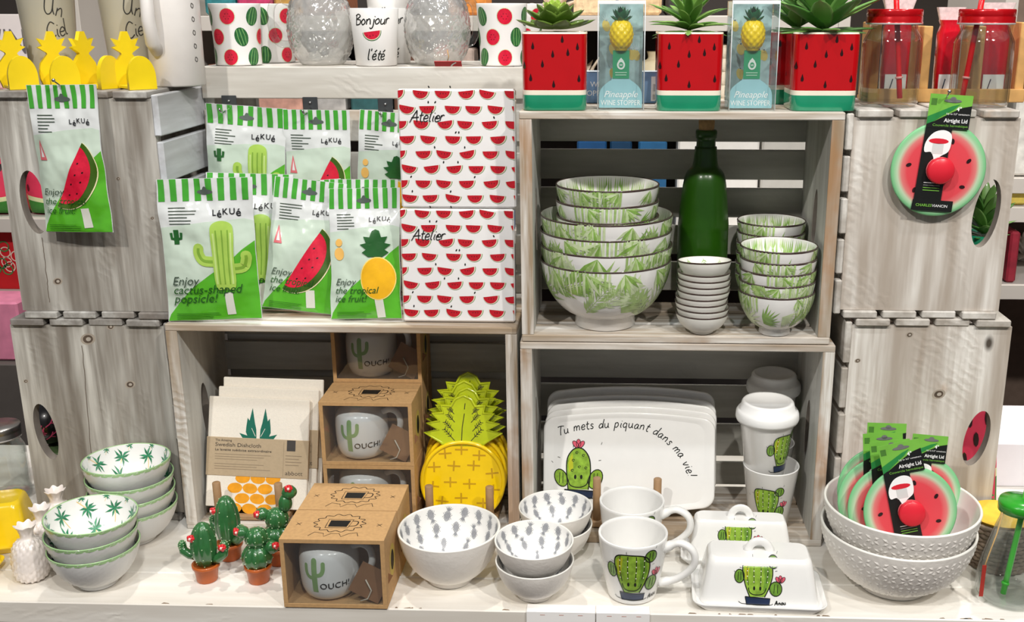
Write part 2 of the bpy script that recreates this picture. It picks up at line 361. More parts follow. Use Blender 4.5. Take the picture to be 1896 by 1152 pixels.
class Decal:
    """flat shapes laid on a surface given by fn(u, v, lift)"""
    def __init__(s, mb, fn, maxlen=.02, base=.00022, step=.00012): s.mb = mb; s.fn = fn; s.ml = maxlen; s.base = base; s.step = step
    def tris(s, v, f, m, layer=0):
        v = [tuple(p) for p in v]; ml2 = s.ml ** 2
        for _ in range(9):
            mid = {}; nf = []; ch = False
            def md(a, b):
                k = (a, b) if a < b else (b, a)
                if k not in mid:
                    d = (v[a][0]-v[b][0])**2 + (v[a][1]-v[b][1])**2
                    if d > ml2: mid[k] = len(v); v.append(((v[a][0]+v[b][0])/2, (v[a][1]+v[b][1])/2))
                    else: mid[k] = -1
                return mid[k]
            for t in f:
                a, b, c = t; ab, bc, ca = md(a, b), md(b, c), md(c, a); k = (ab >= 0) + (bc >= 0) + (ca >= 0)
                if k == 0: nf.append(t); continue
                ch = True
                if k == 3: nf += [[a, ab, ca], [ab, b, bc], [ca, bc, c], [ab, bc, ca]]
                else:
                    while not (ab >= 0 and (k == 1 or bc >= 0)): a, b, c = b, c, a; ab, bc, ca = bc, ca, ab
                    if k == 1: nf += [[a, ab, c], [ab, b, c]]
                    else: nf += [[ab, b, bc], [a, ab, bc], [a, bc, c]]
            f = nf
            if not ch: break
        off = s.base + s.step * layer
        P = [s.fn(p[0], p[1], off) for p in v]
        s.mb.add(P, f, m, True)
    def poly(s, pts, m, layer=0):
        t = tessellate_polygon([[Vector((p[0], p[1], 0)) for p in pts]])
        s.tris(pts, [list(q) for q in t], m, layer)
    def line(s, pts, wd, m, layer=0, taper=False, sm=0):
        if sm: pts = smoothpts(pts, sm)
        n = len(pts); v = []; f = []
        for i, p in enumerate(pts):
            a = pts[max(0, i-1)]; b = pts[min(n-1, i+1)]; dx, dy = b[0]-a[0], b[1]-a[1]; l = math.hypot(dx, dy) or 1
            h = wd / 2 * ((1 - i/(n-1)) * .9 + .1 if taper else 1)
            v += [(p[0]-dy/l*h, p[1]+dx/l*h), (p[0]+dy/l*h, p[1]-dx/l*h)]
        for i in range(n - 1): f += [[2*i, 2*i+1, 2*i+3], [2*i, 2*i+3, 2*i+2]]
        s.tris(v, f, m, layer)
    def text(s, t, x, y, h, m, layer=1, off=0.0, shear=0.0, rot=0, width=None, align='l', spacing=1.0):
        v, f, wd = textmesh(t, off, shear, spacing)
        sx = h / .73; sxx = sx if width is None else width / max(wd, 1e-6)
        ox = {'l': 0, 'c': -wd / 2, 'r': -wd}[align]
        v = xf([((p[0]+ox) * sxx, p[1] * sx) for p in v], x, y, 1, rot)
        ff = []
        for q in f:
            if len(q) == 3: ff.append(q)
            else:
                for i in range(1, len(q)-1): ff.append([q[0], q[i], q[i+1]])
        s.tris(v, ff, m, layer)
        return wd * sxx
    def hand(s, t, path, h, wd, m, layer=1, slant=.1, gap=.1, jit=.03):
        """path: function d -> (x, y, angle)"""
        d = 0; rnd = random.Random(len(t))
        for ch in t:
            w_, st = HAND[ch]
            x0, y0, a0 = path(d + w_ * h / 2)
            ja = a0 + rnd.uniform(-jit, jit) * 3; jy = rnd.uniform(-jit, jit) * h
            for q in st:
                p = smoothpts(q, 4) if len(q) > 2 else q
                p = [((u - w_/2 + v_ * slant) * h, v_ * h + jy) for u, v_ in p]
                s.line(xf(p, x0, y0, 1, ja), wd, m, layer)
            d += (w_ + gap) * h
        return d
def straight(x, y, rot=0): return lambda d: (x + d * math.cos(rot), y + d * math.sin(rot), rot)
def planefn(o=(0, 0, 0), u=(1, 0, 0), v=(0, 0, 1), n=(0, -1, 0)):
    o, u, v, n = map(Vector, (o, u, v, n))
    return lambda a, b, l: o + u * a + v * b + n * l
def lathefn(prof, rref, th0=-PI/2, inner=False, c=(0, 0, 0)):
    """u = arc length at rref (to the right when seen from -y), v = distance along profile from its first point"""
    seg = [0]
    for i in range(1, len(prof)): seg.append(seg[-1] + math.hypot(prof[i][0]-prof[i-1][0], prof[i][1]-prof[i-1][1]))
    def fn(u, v, l):
        v = max(0, min(seg[-1] - 1e-9, v)); i = 0
        while i < len(seg) - 2 and seg[i+1] <= v: i += 1
        t = (v - seg[i]) / max(1e-9, seg[i+1] - seg[i]); r = prof[i][0] + t * (prof[i+1][0]-prof[i][0]); z = prof[i][1] + t * (prof[i+1][1]-prof[i][1])
        dr, dz = prof[i+1][0]-prof[i][0], prof[i+1][1]-prof[i][1]; q = math.hypot(dr, dz) or 1
        nr, nz = dz / q, -dr / q
        if inner: nr, nz = -nr, -nz
        a = th0 + u / rref
        r += nr * l; z += nz * l
        return Vector((c[0] + r * math.cos(a), c[1] + r * math.sin(a), c[2] + z))
    fn.length = seg[-1]
    return fn
def curveprof(pts, k=5): return smoothpts(pts, k)
# ---------------------------------------------------------------- common materials
WHITE = M('F2F1EE', .22, 'white_glaze', coat=.5, var=.015)
OFFW = M('EFEDE6', .4, 'matt_white_glaze', var=.03)
BLACK = M('151413', .45, 'black_ink', var=0)
CARD = M('BF9868', .8, 'kraft_card', var=.08, scale=200)
STEEL = M('B8B8B8', .25, 'steel', metal=1, var=0)
DOWEL = M('A98763', .6, 'dowel_wood', var=.12, scale=60)
WX = wood('whitewashed_board_long', 'E2DFD8', 'A9A198', 'X')
WZ = wood('whitewashed_board_upright', 'DAD6CD', '9C948A', 'Z', wear=.55)
WY = wood('whitewashed_board_deep', 'DAD7CF', 'A59D93', 'Y')
GZ = wood('grey_weathered_board_upright', 'D2CFC7', '7C746A', 'Z', wear=.35, amt=.7)
GY = wood('grey_weathered_board_deep', 'C4C2BC', '7B756F', 'Y', wear=.3, amt=.6)
GYL = wood('bluish_lit_board_deep', 'DDE1E6', 'AEB0B2', 'Y', wear=.2, amt=.3)  # paler copy of the grey boards, light on that side put into the colour
LZ = wood('pale_weathered_board_upright', 'EDE9E2', 'B0A497', 'Z', wear=.35, amt=.65)
LY = wood('pale_weathered_board_deep', 'DEDAD3', 'A79F95', 'Y', wear=.4, amt=.4)
TAB = wood('white_painted_table', 'F8F5EE', 'E2DCD2', 'X', wear=.1, amt=.2, rough=.5)
# ---------------------------------------------------------------- room
FZ = -.76
def struct(o): return tag(o, kind='structure')
struct(MB().box(-4.5, 4.5, -2.5, 7, FZ - .05, FZ, M('4B3A30', .45, 'dark_floor', var=.25, scale=3)).build('floor'))
struct(MB().box(-4.5, 4.5, 7, 7.1, FZ, 2.7, M('8F8378', .8, 'shop_wall_paint', var=.05, scale=2)).build('wall_back'))
struct(MB().box(-4.6, -4.5, -2.5, 7.1, FZ, 2.7, M('9A948C', .8, 'side_wall_paint', var=.05, scale=2)).build('wall_left'))
struct(MB().box(4.5, 4.6, -2.5, 7.1, FZ, 2.7, M('9A948C', .8, 'side_wall_paint', var=.05, scale=2)).build('wall_right'))
# ---------------------------------------------------------------- display table
TF = 1.168
t = empty('display_table', (0, 1.45, FZ), 0, 'long white painted display table with worn front edge under all the crates', 'table')
mb = MB()
for (a, b) in ((TF, 1.245), (1.2465, 1.50), (1.5015, 1.665)):
    mb.box(-1.35, 1.35, a - 1.45, b - 1.45, -.032 - FZ, -.0006 - FZ, TAB, .0015)
# worn chips along the front edge
rc = random.Random(3); chip = M('8E7A66', .8, 'bare_wood_chip', var=.2)
d = Decal(mb, planefn((0, TF - 1.45, -FZ - .0006), (1, 0, 0), (0, 1, 0), (0, 0, 1)), .05)
for i in range(26):
    x = rc.uniform(-.62, .62); w_ = rc.uniform(.003, .012)
    d.poly([(x, 0.0017), (x + w_, .0017), (x + w_ * .8, .0017 + rc.uniform(.001, .003)), (x + w_ * .2, .0017 + rc.uniform(.001, .003))], chip)
mb.build('top', t)
MB().box(-1.33, 1.33, TF + .012 - 1.45, TF + .03 - 1.45, -.20 - FZ, -.032 - FZ, M('E9E7E4', .5, 'apron_paint', var=.04, scale=8)).build('apron', t)
for sx in (-1, 1):
    for sy in (TF + .06, 1.61):
        MB().box(sx * 1.25 - .03, sx * 1.25 + .03, sy - .03 - 1.45, sy + .03 - 1.45, 0, -.032 - FZ, TAB, .003).build('leg', t)
# ---------------------------------------------------------------- crates
def oval(cx, cy, rx, ry, tilt=0, n=28):
    # stadium shaped hand hole
    return ell(cx, cy, rx, ry, tilt, n)
def panel_hole(mb, x0, x1, z0, z1, y0, y1, m, hole, me, fn=None):
    """board with a hole: outer rectangle and inner loop bridged"""
    n = len(hole); cx = sum(p[0] for p in hole) / n; cz = sum(p[1] for p in hole) / n
    out = []
    for p in hole:
        dx, dz = p[0]-cx, p[1]-cz; ts = []
        if dx > 1e-9: ts.append((x1-cx)/dx)
        if dx < -1e-9: ts.append((x0-cx)/dx)
        if dz > 1e-9: ts.append((z1-cz)/dz)
        if dz < -1e-9: ts.append((z0-cz)/dz)
        t_ = min(ts); out.append((cx+dx*t_, cz+dz*t_))
    # make sure corners exist: snap nearest
    for c in ((x0, z0), (x1, z0), (x1, z1), (x0, z1)):
        k = min(range(n), key=lambda i: math.atan2(*[0, 1]) if False else abs(((math.atan2(out[i][1]-cz, out[i][0]-cx) - math.atan2(c[1]-cz, c[0]-cx) + PI) % (2*PI)) - PI)); out[k] = c
    fn = fn or (lambda u, v, w: (u, w, v))
    V = [fn(p[0], p[1], y) for y in (y0, y1) for lst in (out, hole) for p in lst]
    Fq = []; Fs = []
    for i in range(n):
        j = (i+1) % n
        Fq.append([i, j, n+j, n+i]); Fq.append([2*n+j, 2*n+i, 3*n+i, 3*n+j]); Fq.append([j, i, 2*n+i, 2*n+j])
        Fs.append([n+i, n+j, 3*n+j, 3*n+i])
    mb.add(V, Fq, m); mb.add(V, Fs, me, True)
EDGE = wood('worn_board_edge', 'F0EEE9', '9A8468', 'Z', worn='A87848', wear=1.0, amt=.85)
EDGX = wood('worn_board_edge_long', 'F3F1EC', 'A38F76', 'X', worn='A5835C', wear=.9, amt=.75)
INN = wood('inner_board', 'D9D9D3', 'AFADA6', 'Z', wear=.15, amt=.3)
BCK = wood('inner_back_slat', 'C9C8C0', 'A3A199', 'X', wear=.15, amt=.25)
DARKH = M('8A8178', .8, 'hole_edge_wood', var=.2)
def open_crate(x0, x1, Y, z0, z1, dep, label, slats, rz=0, th=.010, te=.016, tb=None):
    tb = tb or th
    """crate on its side, open to the viewer: solid ends left and right, slatted top, bottom and back"""
    cx = (x0 + x1) / 2; W = (x1 - x0) / 2; H = z1 - z0
    c = empty('wooden_crate', (cx, Y, z0), rz, label, 'crate', 'whitewashed wooden crates')
    for s_ in (-1, 1):
        mb = MB(); xo, xi = s_ * W, s_ * (W - te)
        hl = ell(dep * .42, H * .5, .014, .045, .1, 28)
        # front edge board strip, the panel itself with a hand hole
        panel_hole(mb, 0.0, dep, tb + .0001, H - th, 0, te, INN, hl, DARKH, lambda u, v, w, a=xi, b=xo: (a + (b-a)*w/te, u, v))
        mb.box(min(xo, xi), max(xo, xi), -.0015, .0005, tb + .0001, H - th, EDGE, .0004)
        mb.build('end_panel', c)
    for zz in (0, 1):
        mb = MB(); za = H - th if zz else 0
        if zz:
            mb.box(-W, W, -.002, .075, za, za + th, EDGX, .0012)
            mb.box(-W, W, .079, .150, za, za + th, EDGX, .0012)
            if dep > .16: mb.box(-W, W, .154, dep + .008, za, za + th, EDGX, .0012)
        else:
            k = 3; wd = (dep + .008) / k
            for i in range(k): mb.box(-W, W, -.002 + i * wd, -.002 + (i+1) * wd - .009, za, za + tb, EDGX, .0012)
        mb.build('slatted_top' if zz else 'slatted_bottom', c)
    mb = MB()
    for (a, b) in slats: mb.box(-W, W, dep, dep + .008, a, b, BCK, .001)
    mb.build('slatted_back', c)
    return c
Y1 = 1.35; CD = .172
def backslats(H, pxgaps=None, s=.043, g=.0125, first=.058):
    out = [(H - first - .001, H - .0105)]; z = H - first - g
    while z > .03:
        out.append((max(.0115, z - s), z)); z -= s + g
    return out
xa, xb = X(962, 420, Y1), X(1553, 420, Y1)
# lower and upper crate in the middle of the display
zc1 = Z(1250, 636, Y1); zc2 = Z(1250, 207, Y1)
crate_low = open_crate(X(963, 640, Y1), X(1547, 640, Y1), Y1, 0, zc1, CD, 'open crate on the table holding the cactus plates and lidded travel cups', backslats(zc1, s=.052, g=.0115, first=.048))
crate_up = open_crate(X(961, 215, Y1), X(1565, 215, Y1), Y1, zc1 + .0008, zc2, CD, 'open crate holding the green leaf bowls and green bottle', backslats(zc2 - zc1))
Y2 = 1.372
zl = Z(630, 603, Y2)
crate_left = open_crate(X(306, 608, Y2), X(957, 608, Y2), Y2, 0, zl, CD, 'open crate holding kraft mug boxes, dishcloths and pineapple plates', [(zl-.045-.05*i-.0*i, zl-.0105-.0505*i+ (0 if i == 0 else .0)) for i in range(0)] + [(zl - .068 - .058*i, zl - .022 - .058*i) for i in range(4)] + [(.012, .03)], tb=.006)
EDG = None
# back crate behind the popsicle bags: its slatted side faces the viewer
YB = 1.552
zb = Z(660, 124, YB); bx0, bx1 = X(369, 124, YB), X(968, 124, YB)
c = empty('wooden_crate', ((bx0+bx1)/2, YB, zl), 0, 'crate behind the striped bags, its slatted side facing out, mugs standing on top', 'crate', 'whitewashed wooden crates')
W = (bx1-bx0)/2; H = zb - zl
mb = MB()
zz = H
sl = Z(660, 124, YB) - Z(660, 183, YB); ga = Z(660, 183, YB) - Z(660, 204, YB)
PALE = wood('pale_side_board', 'E5E2DA', 'BDB7AC', 'X', wear=.4, amt=.35)
while zz > .02:
    mb.box(-W, W, 0, .010, max(0, zz - sl), zz, PALE, .0012); zz -= sl + ga
mb.build('slatted_side', c)
for s_ in (-1, 1):
    mb = MB(); panel_hole(mb, 0.0, .2, 0, H, 0, .014, INN, ell(.1, H/2, .014, .045, 0, 28), DARKH, lambda u, v, w, s_=s_: (s_*(W-.014+w), .0101+u, v)); mb.build('end_panel', c)
mb = MB()
for i in range(3): mb.box(-W+.0145, W-.0145, .0105 + i*.066, .0105 + i*.066 + .058, H-.010, H, WX, .001)
mb.build('slatted_top', c)
MB().box(-W+.0145, W-.0145, .0105, .2, 0.0005, .010, WX, .001).build('slatted_bottom', c)
dup(c, (c.location.x, 1.5615, 0), 0, 'crate hidden behind the low left one, carrying the slatted crate above').scale = (1, .5, (zl - .0008) / H)
# tall crates on both sides, closed end towards the viewer
def end_crate(pxl, pxr, pyt, Y, z0, z1, side, label, mz, my, rz=0, holepx=None, marks=()):
    """side=-1: open to the left, slatted right side in view; side=+1 mirrored"""
    zm = (z0 + z1) / 2
    x0, x1 = X(pxl, pyt, Y), X(pxr, pyt, Y)
    c = empty('wooden_crate', ((x0+x1)/2, Y, z0), rz, label, 'crate', 'whitewashed wooden crates')
    W = (x1-x0)/2; H = z1 - z0; th = .010; L_ = .185
    hc = holepx
    mb = MB(); panel_hole(mb, -W, W, th + .0005, H - th - .0005, 0, .016, mz, hc, DARKH)
    D = Decal(mb, planefn((0, 0, 0)), .05, .00015)
    rk = random.Random(int(pxr))
    for q in marks:
        if q[0] == 'seam':
            pts = [at(a_, b_, Y) for a_, b_ in q[1]]; pts = [(p.x - (x0+x1)/2, p.z - z0) for p in pts]; fine = [(pts[0][0]*(1-t) + pts[-1][0]*t + rk.uniform(-.0006, .0006), pts[0][1]*(1-t) + pts[-1][1]*t) for t in [i/24 for i in range(25)]]
            fine = [p for p in fine if th < p[1] < H - th]; D.line(fine, .0011, M('6B5F54', .9, 'board_seam', var=.2), 0)
        else:
            p = at(q[1][0], q[1][1], Y); u, v = p.x - (x0+x1)/2, p.z - z0; s_ = q[2]
            D.poly(ell(u, v, s_*1.5, s_*1.1, .3, 16), M('A79C8E', .8, 'knot_halo', var=.15), 0); D.poly(ell(u, v, s_, s_*.8, .3, 16), M('5A4C40', .8, 'knot_dark', var=.3, scale=300), 1); D.poly(ell(u + s_*.1, v, s_*.5, s_*.4, .3, 12), M('B5AB9E', .8, 'knot_core', var=.2), 2)
    mb.build('end_panel', c)
    mb = MB(); panel_hole(mb, -W, W, th + .0005, H - th - .0005, L_ - .016, L_, mz, [(p[0], p[1]) for p in hc], DARKH); mb.build('end_panel', c)
    n = 4; wd = (2*W) / n
    for zz, nm in ((H - th, 'slatted_top'), (0, 'slatted_bottom')):
        mb = MB()
        for i in range(n): mb.box(-W + i*wd + .004, -W + (i+1)*wd - .004, -.006 + .002*((i*7) % 3), L_, zz, zz + th, my, .0015)
        mb.build(nm, c)
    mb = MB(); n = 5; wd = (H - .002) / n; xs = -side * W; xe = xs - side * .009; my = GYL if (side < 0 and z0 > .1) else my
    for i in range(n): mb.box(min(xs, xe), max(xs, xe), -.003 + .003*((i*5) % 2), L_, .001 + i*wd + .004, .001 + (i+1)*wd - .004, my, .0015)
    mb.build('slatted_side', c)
    return c
YL = 1.40
zl1 = Z(160, 590, YL); zl2 = Z(140, 168, YL)
def hl(px, py, w, h, Y, x0, x1, z0, tilt): # hole centre from place in the panel
    p = at(px, py, Y); return ell(p.x - (x0+x1)/2, p.z - z0, w, h, tilt, 32)
x0, x1 = X(18, 600, YL), X(303, 600, YL)
HL1 = hl(85, 800, .0155, .044, YL, x0, x1, 0, .12)
end_crate(18, 303, 600, YL, 0, zl1, -1, 'grey weathered crate low on the left, closed end with oval hand hole', GZ, GY, 0, HL1, [('seam', [(152, 640), (182, 1000)]), ('knot', (241, 712), .0052), ('knot', (163, 628), .0075), ('knot', (48, 706), .0025), ('knot', (205, 605), .004)])
x0, x1 = X(-18, 170, YL), X(279, 170, YL)
HL2 = hl(62, 375, .0175, .044, YL, x0, x1, zl1 + .0008, .06)
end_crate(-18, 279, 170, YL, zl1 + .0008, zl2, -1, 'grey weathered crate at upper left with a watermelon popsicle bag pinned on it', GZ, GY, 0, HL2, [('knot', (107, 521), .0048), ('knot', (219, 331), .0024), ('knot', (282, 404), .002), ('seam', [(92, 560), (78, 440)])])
YR = 1.362
zr1 = Z(1720, 590, YR); zr2 = Z(1720, 203, YR)
x0, x1 = X(1577, 608, YR), X(1874, 608, YR)
HR1 = hl(1808, 812, .0165, .041, YR, x0, x1, 0, -.16)
end_crate(1577, 1874, 608, YR, 0, zr1, 1, 'pale crate at lower right behind the big white bowls', LZ, LY, 0, HR1, [('knot', (1738, 730), .0062), ('knot', (1684, 620), .0035), ('knot', (1588, 668), .0028)])
x0, x1 = X(1582, 205, YR), X(1892, 205, YR)
HR2 = hl(1826, 396, .0165, .045, YR, x0, x1, zr1 + .0008, -.12)
end_crate(1582, 1892, 205, YR, zr1 + .0008, zr2, 1, 'pale crate at upper right with the watermelon lid pinned to its end', LZ, LY, 0, HR2)
ZL2, ZR2, ZC2, ZLL, ZBK = zl2, zr2, zc2, zl, zb
# ---------------------------------------------------------------- bowls
def bowl_prof(r, h, rf, hf, th=.0025, taper=.1, n=18, ex=2.0):
    """outer profile from foot to rim, inner profile from rim to centre"""
    o = [(rf - .002, 0), (rf, .0012), (rf * .97, hf)]
    def rad(z):
        u = 1 - (z - hf) / (h - hf); return (rf * .97) + (r - rf * .97) * max(0, 1 - u ** ex) ** (1 / ex) - taper * (h - z)* (1 if z > hf else 1)
    for i in range(1, n + 1):
        t = i / n; t = t ** 1.35; z = hf + (h - hf) * t; o.append((max(rf * .97, rad(z)), z))
    inn = []
    for i in range(n, 0, -1):
        t = (i / n) ** 1.35; z = hf + (h - hf) * t; inn.append((max(rf * .9, rad(z)) - th, z + (th * .7 if i < n else 0) - (0 if i < n else .0)))
    inn += [(rf * .75, hf + th * .8), (rf * .4, hf + th * .5), (0, hf + th * .4)]
    return o, inn
def bowl(name, r, h, rf, hf, mout, rimm, min_=None, th=.0025, taper=.1, ex=2.0, deco=None, rimw=.0016, mod=None):
    mb = MB(); o, inn = bowl_prof(r, h, rf, hf, th, taper, ex=ex)
    rim = [(r, h), (r - th * .15, h + th * .35), (r - th * .5, h + th * .5), (r - th * .85, h + th * .35), (r - th, h)]
    mb.lathe([(0, hf * .5), (rf - .006, hf * .4), (rf - .005, 0)] + o[:1], mout, 64)
    mb.lathe(o, mout, 96, mod=mod)
    mb.lathe(rim, rimm, 96)
    mb.lathe(inn, min_ or mout, 96)
    if deco: deco(mb, o, inn, r, h)
    if rimw:
        F1 = lathefn(o[::-1], r); F2 = lathefn(inn, r, inner=False)
        # painted band just under the rim outside
        rr = []
        for (a, b) in (o[-1], o[-2]):
            rr.append((a, b))
        (ra, za), (rb, zb_) = rr; q = min(1, rimw / max(1e-6, za - zb_)); mb.lathe([(ra + (rb-ra)*q + .0002, za - (za - zb_)*q), (ra + .0003, za)], rimm, 96)
    return mb.build(name)
GREENS = [M('A9C77C', .25, 'leaf_green_glaze', coat=.5, var=.25, scale=90), M('CFDFB2', .25, 'pale_leaf_glaze', coat=.5, var=.2, scale=90), M('8AB257', .25, 'deep_leaf_glaze', coat=.5, var=.25, scale=90)]
BRIM = M('3A2620', .3, 'brown_rim_glaze', coat=.3, var=.1)
def fern(D, x, y, a, L, wd, m, rnd, k=9, layer=0):
    ca, sa = math.cos(a), math.sin(a)
    D.line([(x, y), (x + ca*L*.5, y + sa*L*.5), (x + ca*L, y + sa*L)], L*.035, m, layer, True)
    for i in range(k):
        t = (i + .6) / (k + .3); bx, by = x + ca*L*t, y + sa*L*t; ln = wd * (math.sin(PI * min(1, t*.85 + .15)) ** .7) * rnd.uniform(.8, 1.1)
        for s_ in (-1, 1):
            aa = a + s_ * R(rnd.uniform(34, 48)); w_ = L * .040
            cx, sy = math.cos(aa), math.sin(aa); px_, py_ = -sy * w_, cx * w_
            D.poly([(bx, by), (bx + cx*ln*.45 + px_, by + sy*ln*.45 + py_), (bx + cx*ln, by + sy*ln), (bx + cx*ln*.45 - px_, by + sy*ln*.45 - py_)], m, layer)
def leaf_deco(seed, dens=1.0, sc=1.0):
    def f(mb, o, inn, r, h):
        rnd = random.Random(seed)
        fo = lathefn(o[2:], r); D = Decal(mb, fo, .006)
        Lp = fo.length; circ = 2 * PI * r
        n = int(21 * dens)
        for i in range(n):
            u = circ * i / n + rnd.uniform(-.01, .01); v = rnd.uniform(.12, .75) * Lp; a = rnd.choice([rnd.uniform(.2, 1.2), rnd.uniform(1.9, 2.9), rnd.uniform(-1.2, -.4)])
            L_ = sc * rnd.uniform(.5, .8) * Lp; m = rnd.choice(GREENS)
            if v + math.sin(a) * L_ > Lp * .985: L_ = max(.012, (Lp * .985 - v) / max(.1, math.sin(a)))
            if v + math.sin(a) * L_ < Lp * .05: a = -a
            if v + math.sin(a) * L_ > Lp * .985: continue
            if rnd.random() < .55: fern(D, u, v, a, L_, L_ * .5, m, rnd, k=11, layer=i % 4)
            else:   # fan leaf of long blades
                for k in range(9):
                    b = a + (k - 4) * .2; e = L_ * rnd.uniform(.7, 1); 
                    if not (0.02*Lp < v + math.sin(b) * e < Lp * .985): continue
                    c_, s_ = math.cos(b), math.sin(b); w_ = L_ * .055
                    D.poly([(u, v), (u + c_*e*.5 - s_*w_, v + s_*e*.5 + c_*w_), (u + c_*e, v + s_*e), (u + c_*e*.5 + s_*w_, v + s_*e*.5 - c_*w_)], m, i % 4)
        for i in range(int(11 * dens)):   # leaves hanging down from the rim between the stripes
            u = circ * (i + .5) / (11 * dens); v = Lp * .97; a = -PI/2 + rnd.uniform(-.9, .9); L_ = Lp * rnd.uniform(.32, .5)
            for k in range(7):
                b = a + (k - 3) * .24
                if math.sin(b) > -.05: continue
                e = L_ * rnd.uniform(.7, 1); c_, s_ = math.cos(b), math.sin(b); w_ = L_ * .07
                q = [(u, v), (u + c_*e*.5 - s_*w_, v + s_*e*.5 + c_*w_), (u + c_*e, v + s_*e), (u + c_*e*.5 + s_*w_, v + s_*e*.5 - c_*w_)]
                if max(p[1] for p in q) < Lp * .985: D.poly(q, GREENS[(i + k) % 3], 5 if k % 2 else 4)
        # upright blade stripes near rim on part of the bowl
        for i in range(int(circ / .0055)):
            u = i * .0055
            if math.sin(u / circ * 2 * PI * 3 + seed) > -.1:
                v0 = Lp * rnd.uniform(.55, .7); D.poly([(u, v0), (u + .0015, v0 + Lp*.1), (u + .002, Lp*.985), (u - .0012, Lp*.985), (u - .0012, v0 + Lp*.1)], GREENS[i % 2], 4)
        fi = lathefn(inn, r, inner=False); D = Decal(mb, fi, .007)
        for i in range(n):
            u = circ * i / n; 
            for k in range(7):
                b = -PI/2 + 0; uu = u + (k-3) * circ / n / 8; e = rnd.uniform(.2, .5) * fi.length
                D.poly([(uu, .001), (uu + .0016, e * .6), (uu + rnd.uniform(-.006, .006), e), (uu - .0014, e * .5)], GREENS[(i + k // 3) % 3], 1)
    return f
def stack(proto, spots, labels, first=True):
    """spots: (x, y, z, rz, tilt_x, tilt_y)"""
    for i, (x, y, z, rz, tx, ty) in enumerate(spots):
        o = proto if (i == 0 and first) else proto.copy()
        if not (i == 0 and first): COL.objects.link(o)
        o.location = (x, y, z); o.rotation_euler = (tx, ty, rz); o['label'] = labels[i]
ZS = zc1 + .0008 + .0106        # floor of the upper middle crate
# big leaf bowls
YQ = 1.440
g = bowl('leaf_bowl', .0895, .094, .042, .016, WHITE, BRIM, th=.0013, taper=.08, deco=leaf_deco(3))
tag(g, None, 'bowl', 'green leaf bowls in the upper crate')
xq = X(1121, 520, YQ - .02); YQ = 1.405
N4 = ['lowest large green leaf bowl, on the crate floor with its foot showing', 'second large green leaf bowl up from the crate floor', 'third large green leaf bowl up, under the widest open rim', 'topmost large green leaf bowl, holding three smaller bowls']
stack(g, [(xq, YQ, ZS, 0, 0, 0), (xq + .001, YQ, ZS + .0205, 1.3, 0, 0), (xq, YQ, ZS + .041, 2.5, 0, 0), (xq + .0005, YQ, ZS + .0615, 4.1, 0, 0)], N4)
g2 = bowl('leaf_bowl', .0695, .066, .032, .010, WHITE, BRIM, th=.0018, taper=.08, deco=leaf_deco(8, .8))
tag(g2, None, 'bowl', 'green leaf bowls in the upper crate')
zt = Z(1121, 355, YQ - .0695) - .0665
stack(g2, [(xq + .002, YQ, zt - .042, 0, 0, .0), (xq + .0015, YQ, zt - .021, 2, 0, 0), (xq + .0015, YQ, zt, 4, 0, .0)],
      ['smaller leaf bowl lowest of three inside the top large bowl', 'smaller leaf bowl in the middle of the three on top', 'smaller leaf bowl crowning the tall stack on the left'])
# rice bowls right
g3 = bowl('leaf_bowl', .0530, .0565, .022, .009, WHITE, BRIM, th=.0015, taper=.08, deco=leaf_deco(5, .7))
tag(g3, None, 'bowl', 'green leaf bowls in the upper crate')
xr = X(1438, 530, 1.368)
g3.scale = (.955, .955, 1.07)
stack(g3, [(xr, 1.368, ZS + .0152*i, i*1.7, 0, 0) for i in range(5)] , ['rice-size leaf bowl at the bottom of the right front stack', 'second rice-size leaf bowl of the right front stack', 'third rice-size leaf bowl, middle of the right front stack', 'fourth rice-size leaf bowl of the right front stack', 'rice-size leaf bowl on top of the right front stack'])
xr2 = xr + .004
zr_ = Z(1442, 420, 1.4195) - .0565*1.0; g3b = g3.copy(); COL.objects.link(g3b); g3b.scale = (.90, .90, 1.0)
N7 = ['rice-size leaf bowl on top of the stack at the back right', 'rice-size leaf bowl second from top of the stack at the back right']
stack(g3b, [(xr2, 1.4680, zr_ - .0148*i, i*2.1 + .6, 0, 0) for i in range(2)], N7, True)
k = 2
while zr_ - .0148*k > ZS - .004:
    o = g3b.copy(); COL.objects.link(o); o.location = (xr2, 1.4680, max(ZS, zr_ - .0148*k)); o['label'] = 'rice-size leaf bowl low in the back right stack, hidden by the front stack'; k += 1
# tiny dishes
def dish_in(mb, o, inn, r, h):
    rnd = random.Random(4); fi = lathefn(inn, r); D = Decal(mb, fi, .006)
    for i in range(9):
        fern(D, 2*PI*r*i/9, .003, PI/2 + .2, .02, .008, GREENS[i % 3], rnd, 6)
g4 = bowl('sauce_dish', .0355, .0285, .016, .003, OFFW, BRIM, th=.0009, taper=.14, deco=dish_in)
tag(g4, None, 'dish', 'small sauce dishes stacked in front of the bottle')
xd = X(1299, 560, 1.368)
ords = ['bottom', 'second', 'third', 'fourth', 'fifth', 'sixth', 'seventh', 'eighth', 'top']
rnd = random.Random(2); sp = []
for i in range(9): sp.append((xd + rnd.uniform(-.0012, .0012) + i*.0003, 1.368, ZS + .0082*i + (.0055 if i == 8 else 0), i, 0, (.09 if i == 8 else 0)))
stack(g4, sp, ['white sauce dish with brown rim, %s up in the pile before the bottle' % s_ if s_ not in ('top', 'bottom') else ('small tilted white dish with green inside on top of the dish pile' if s_ == 'top' else 'small white sauce dish at the bottom of the dish pile') for s_ in ords])
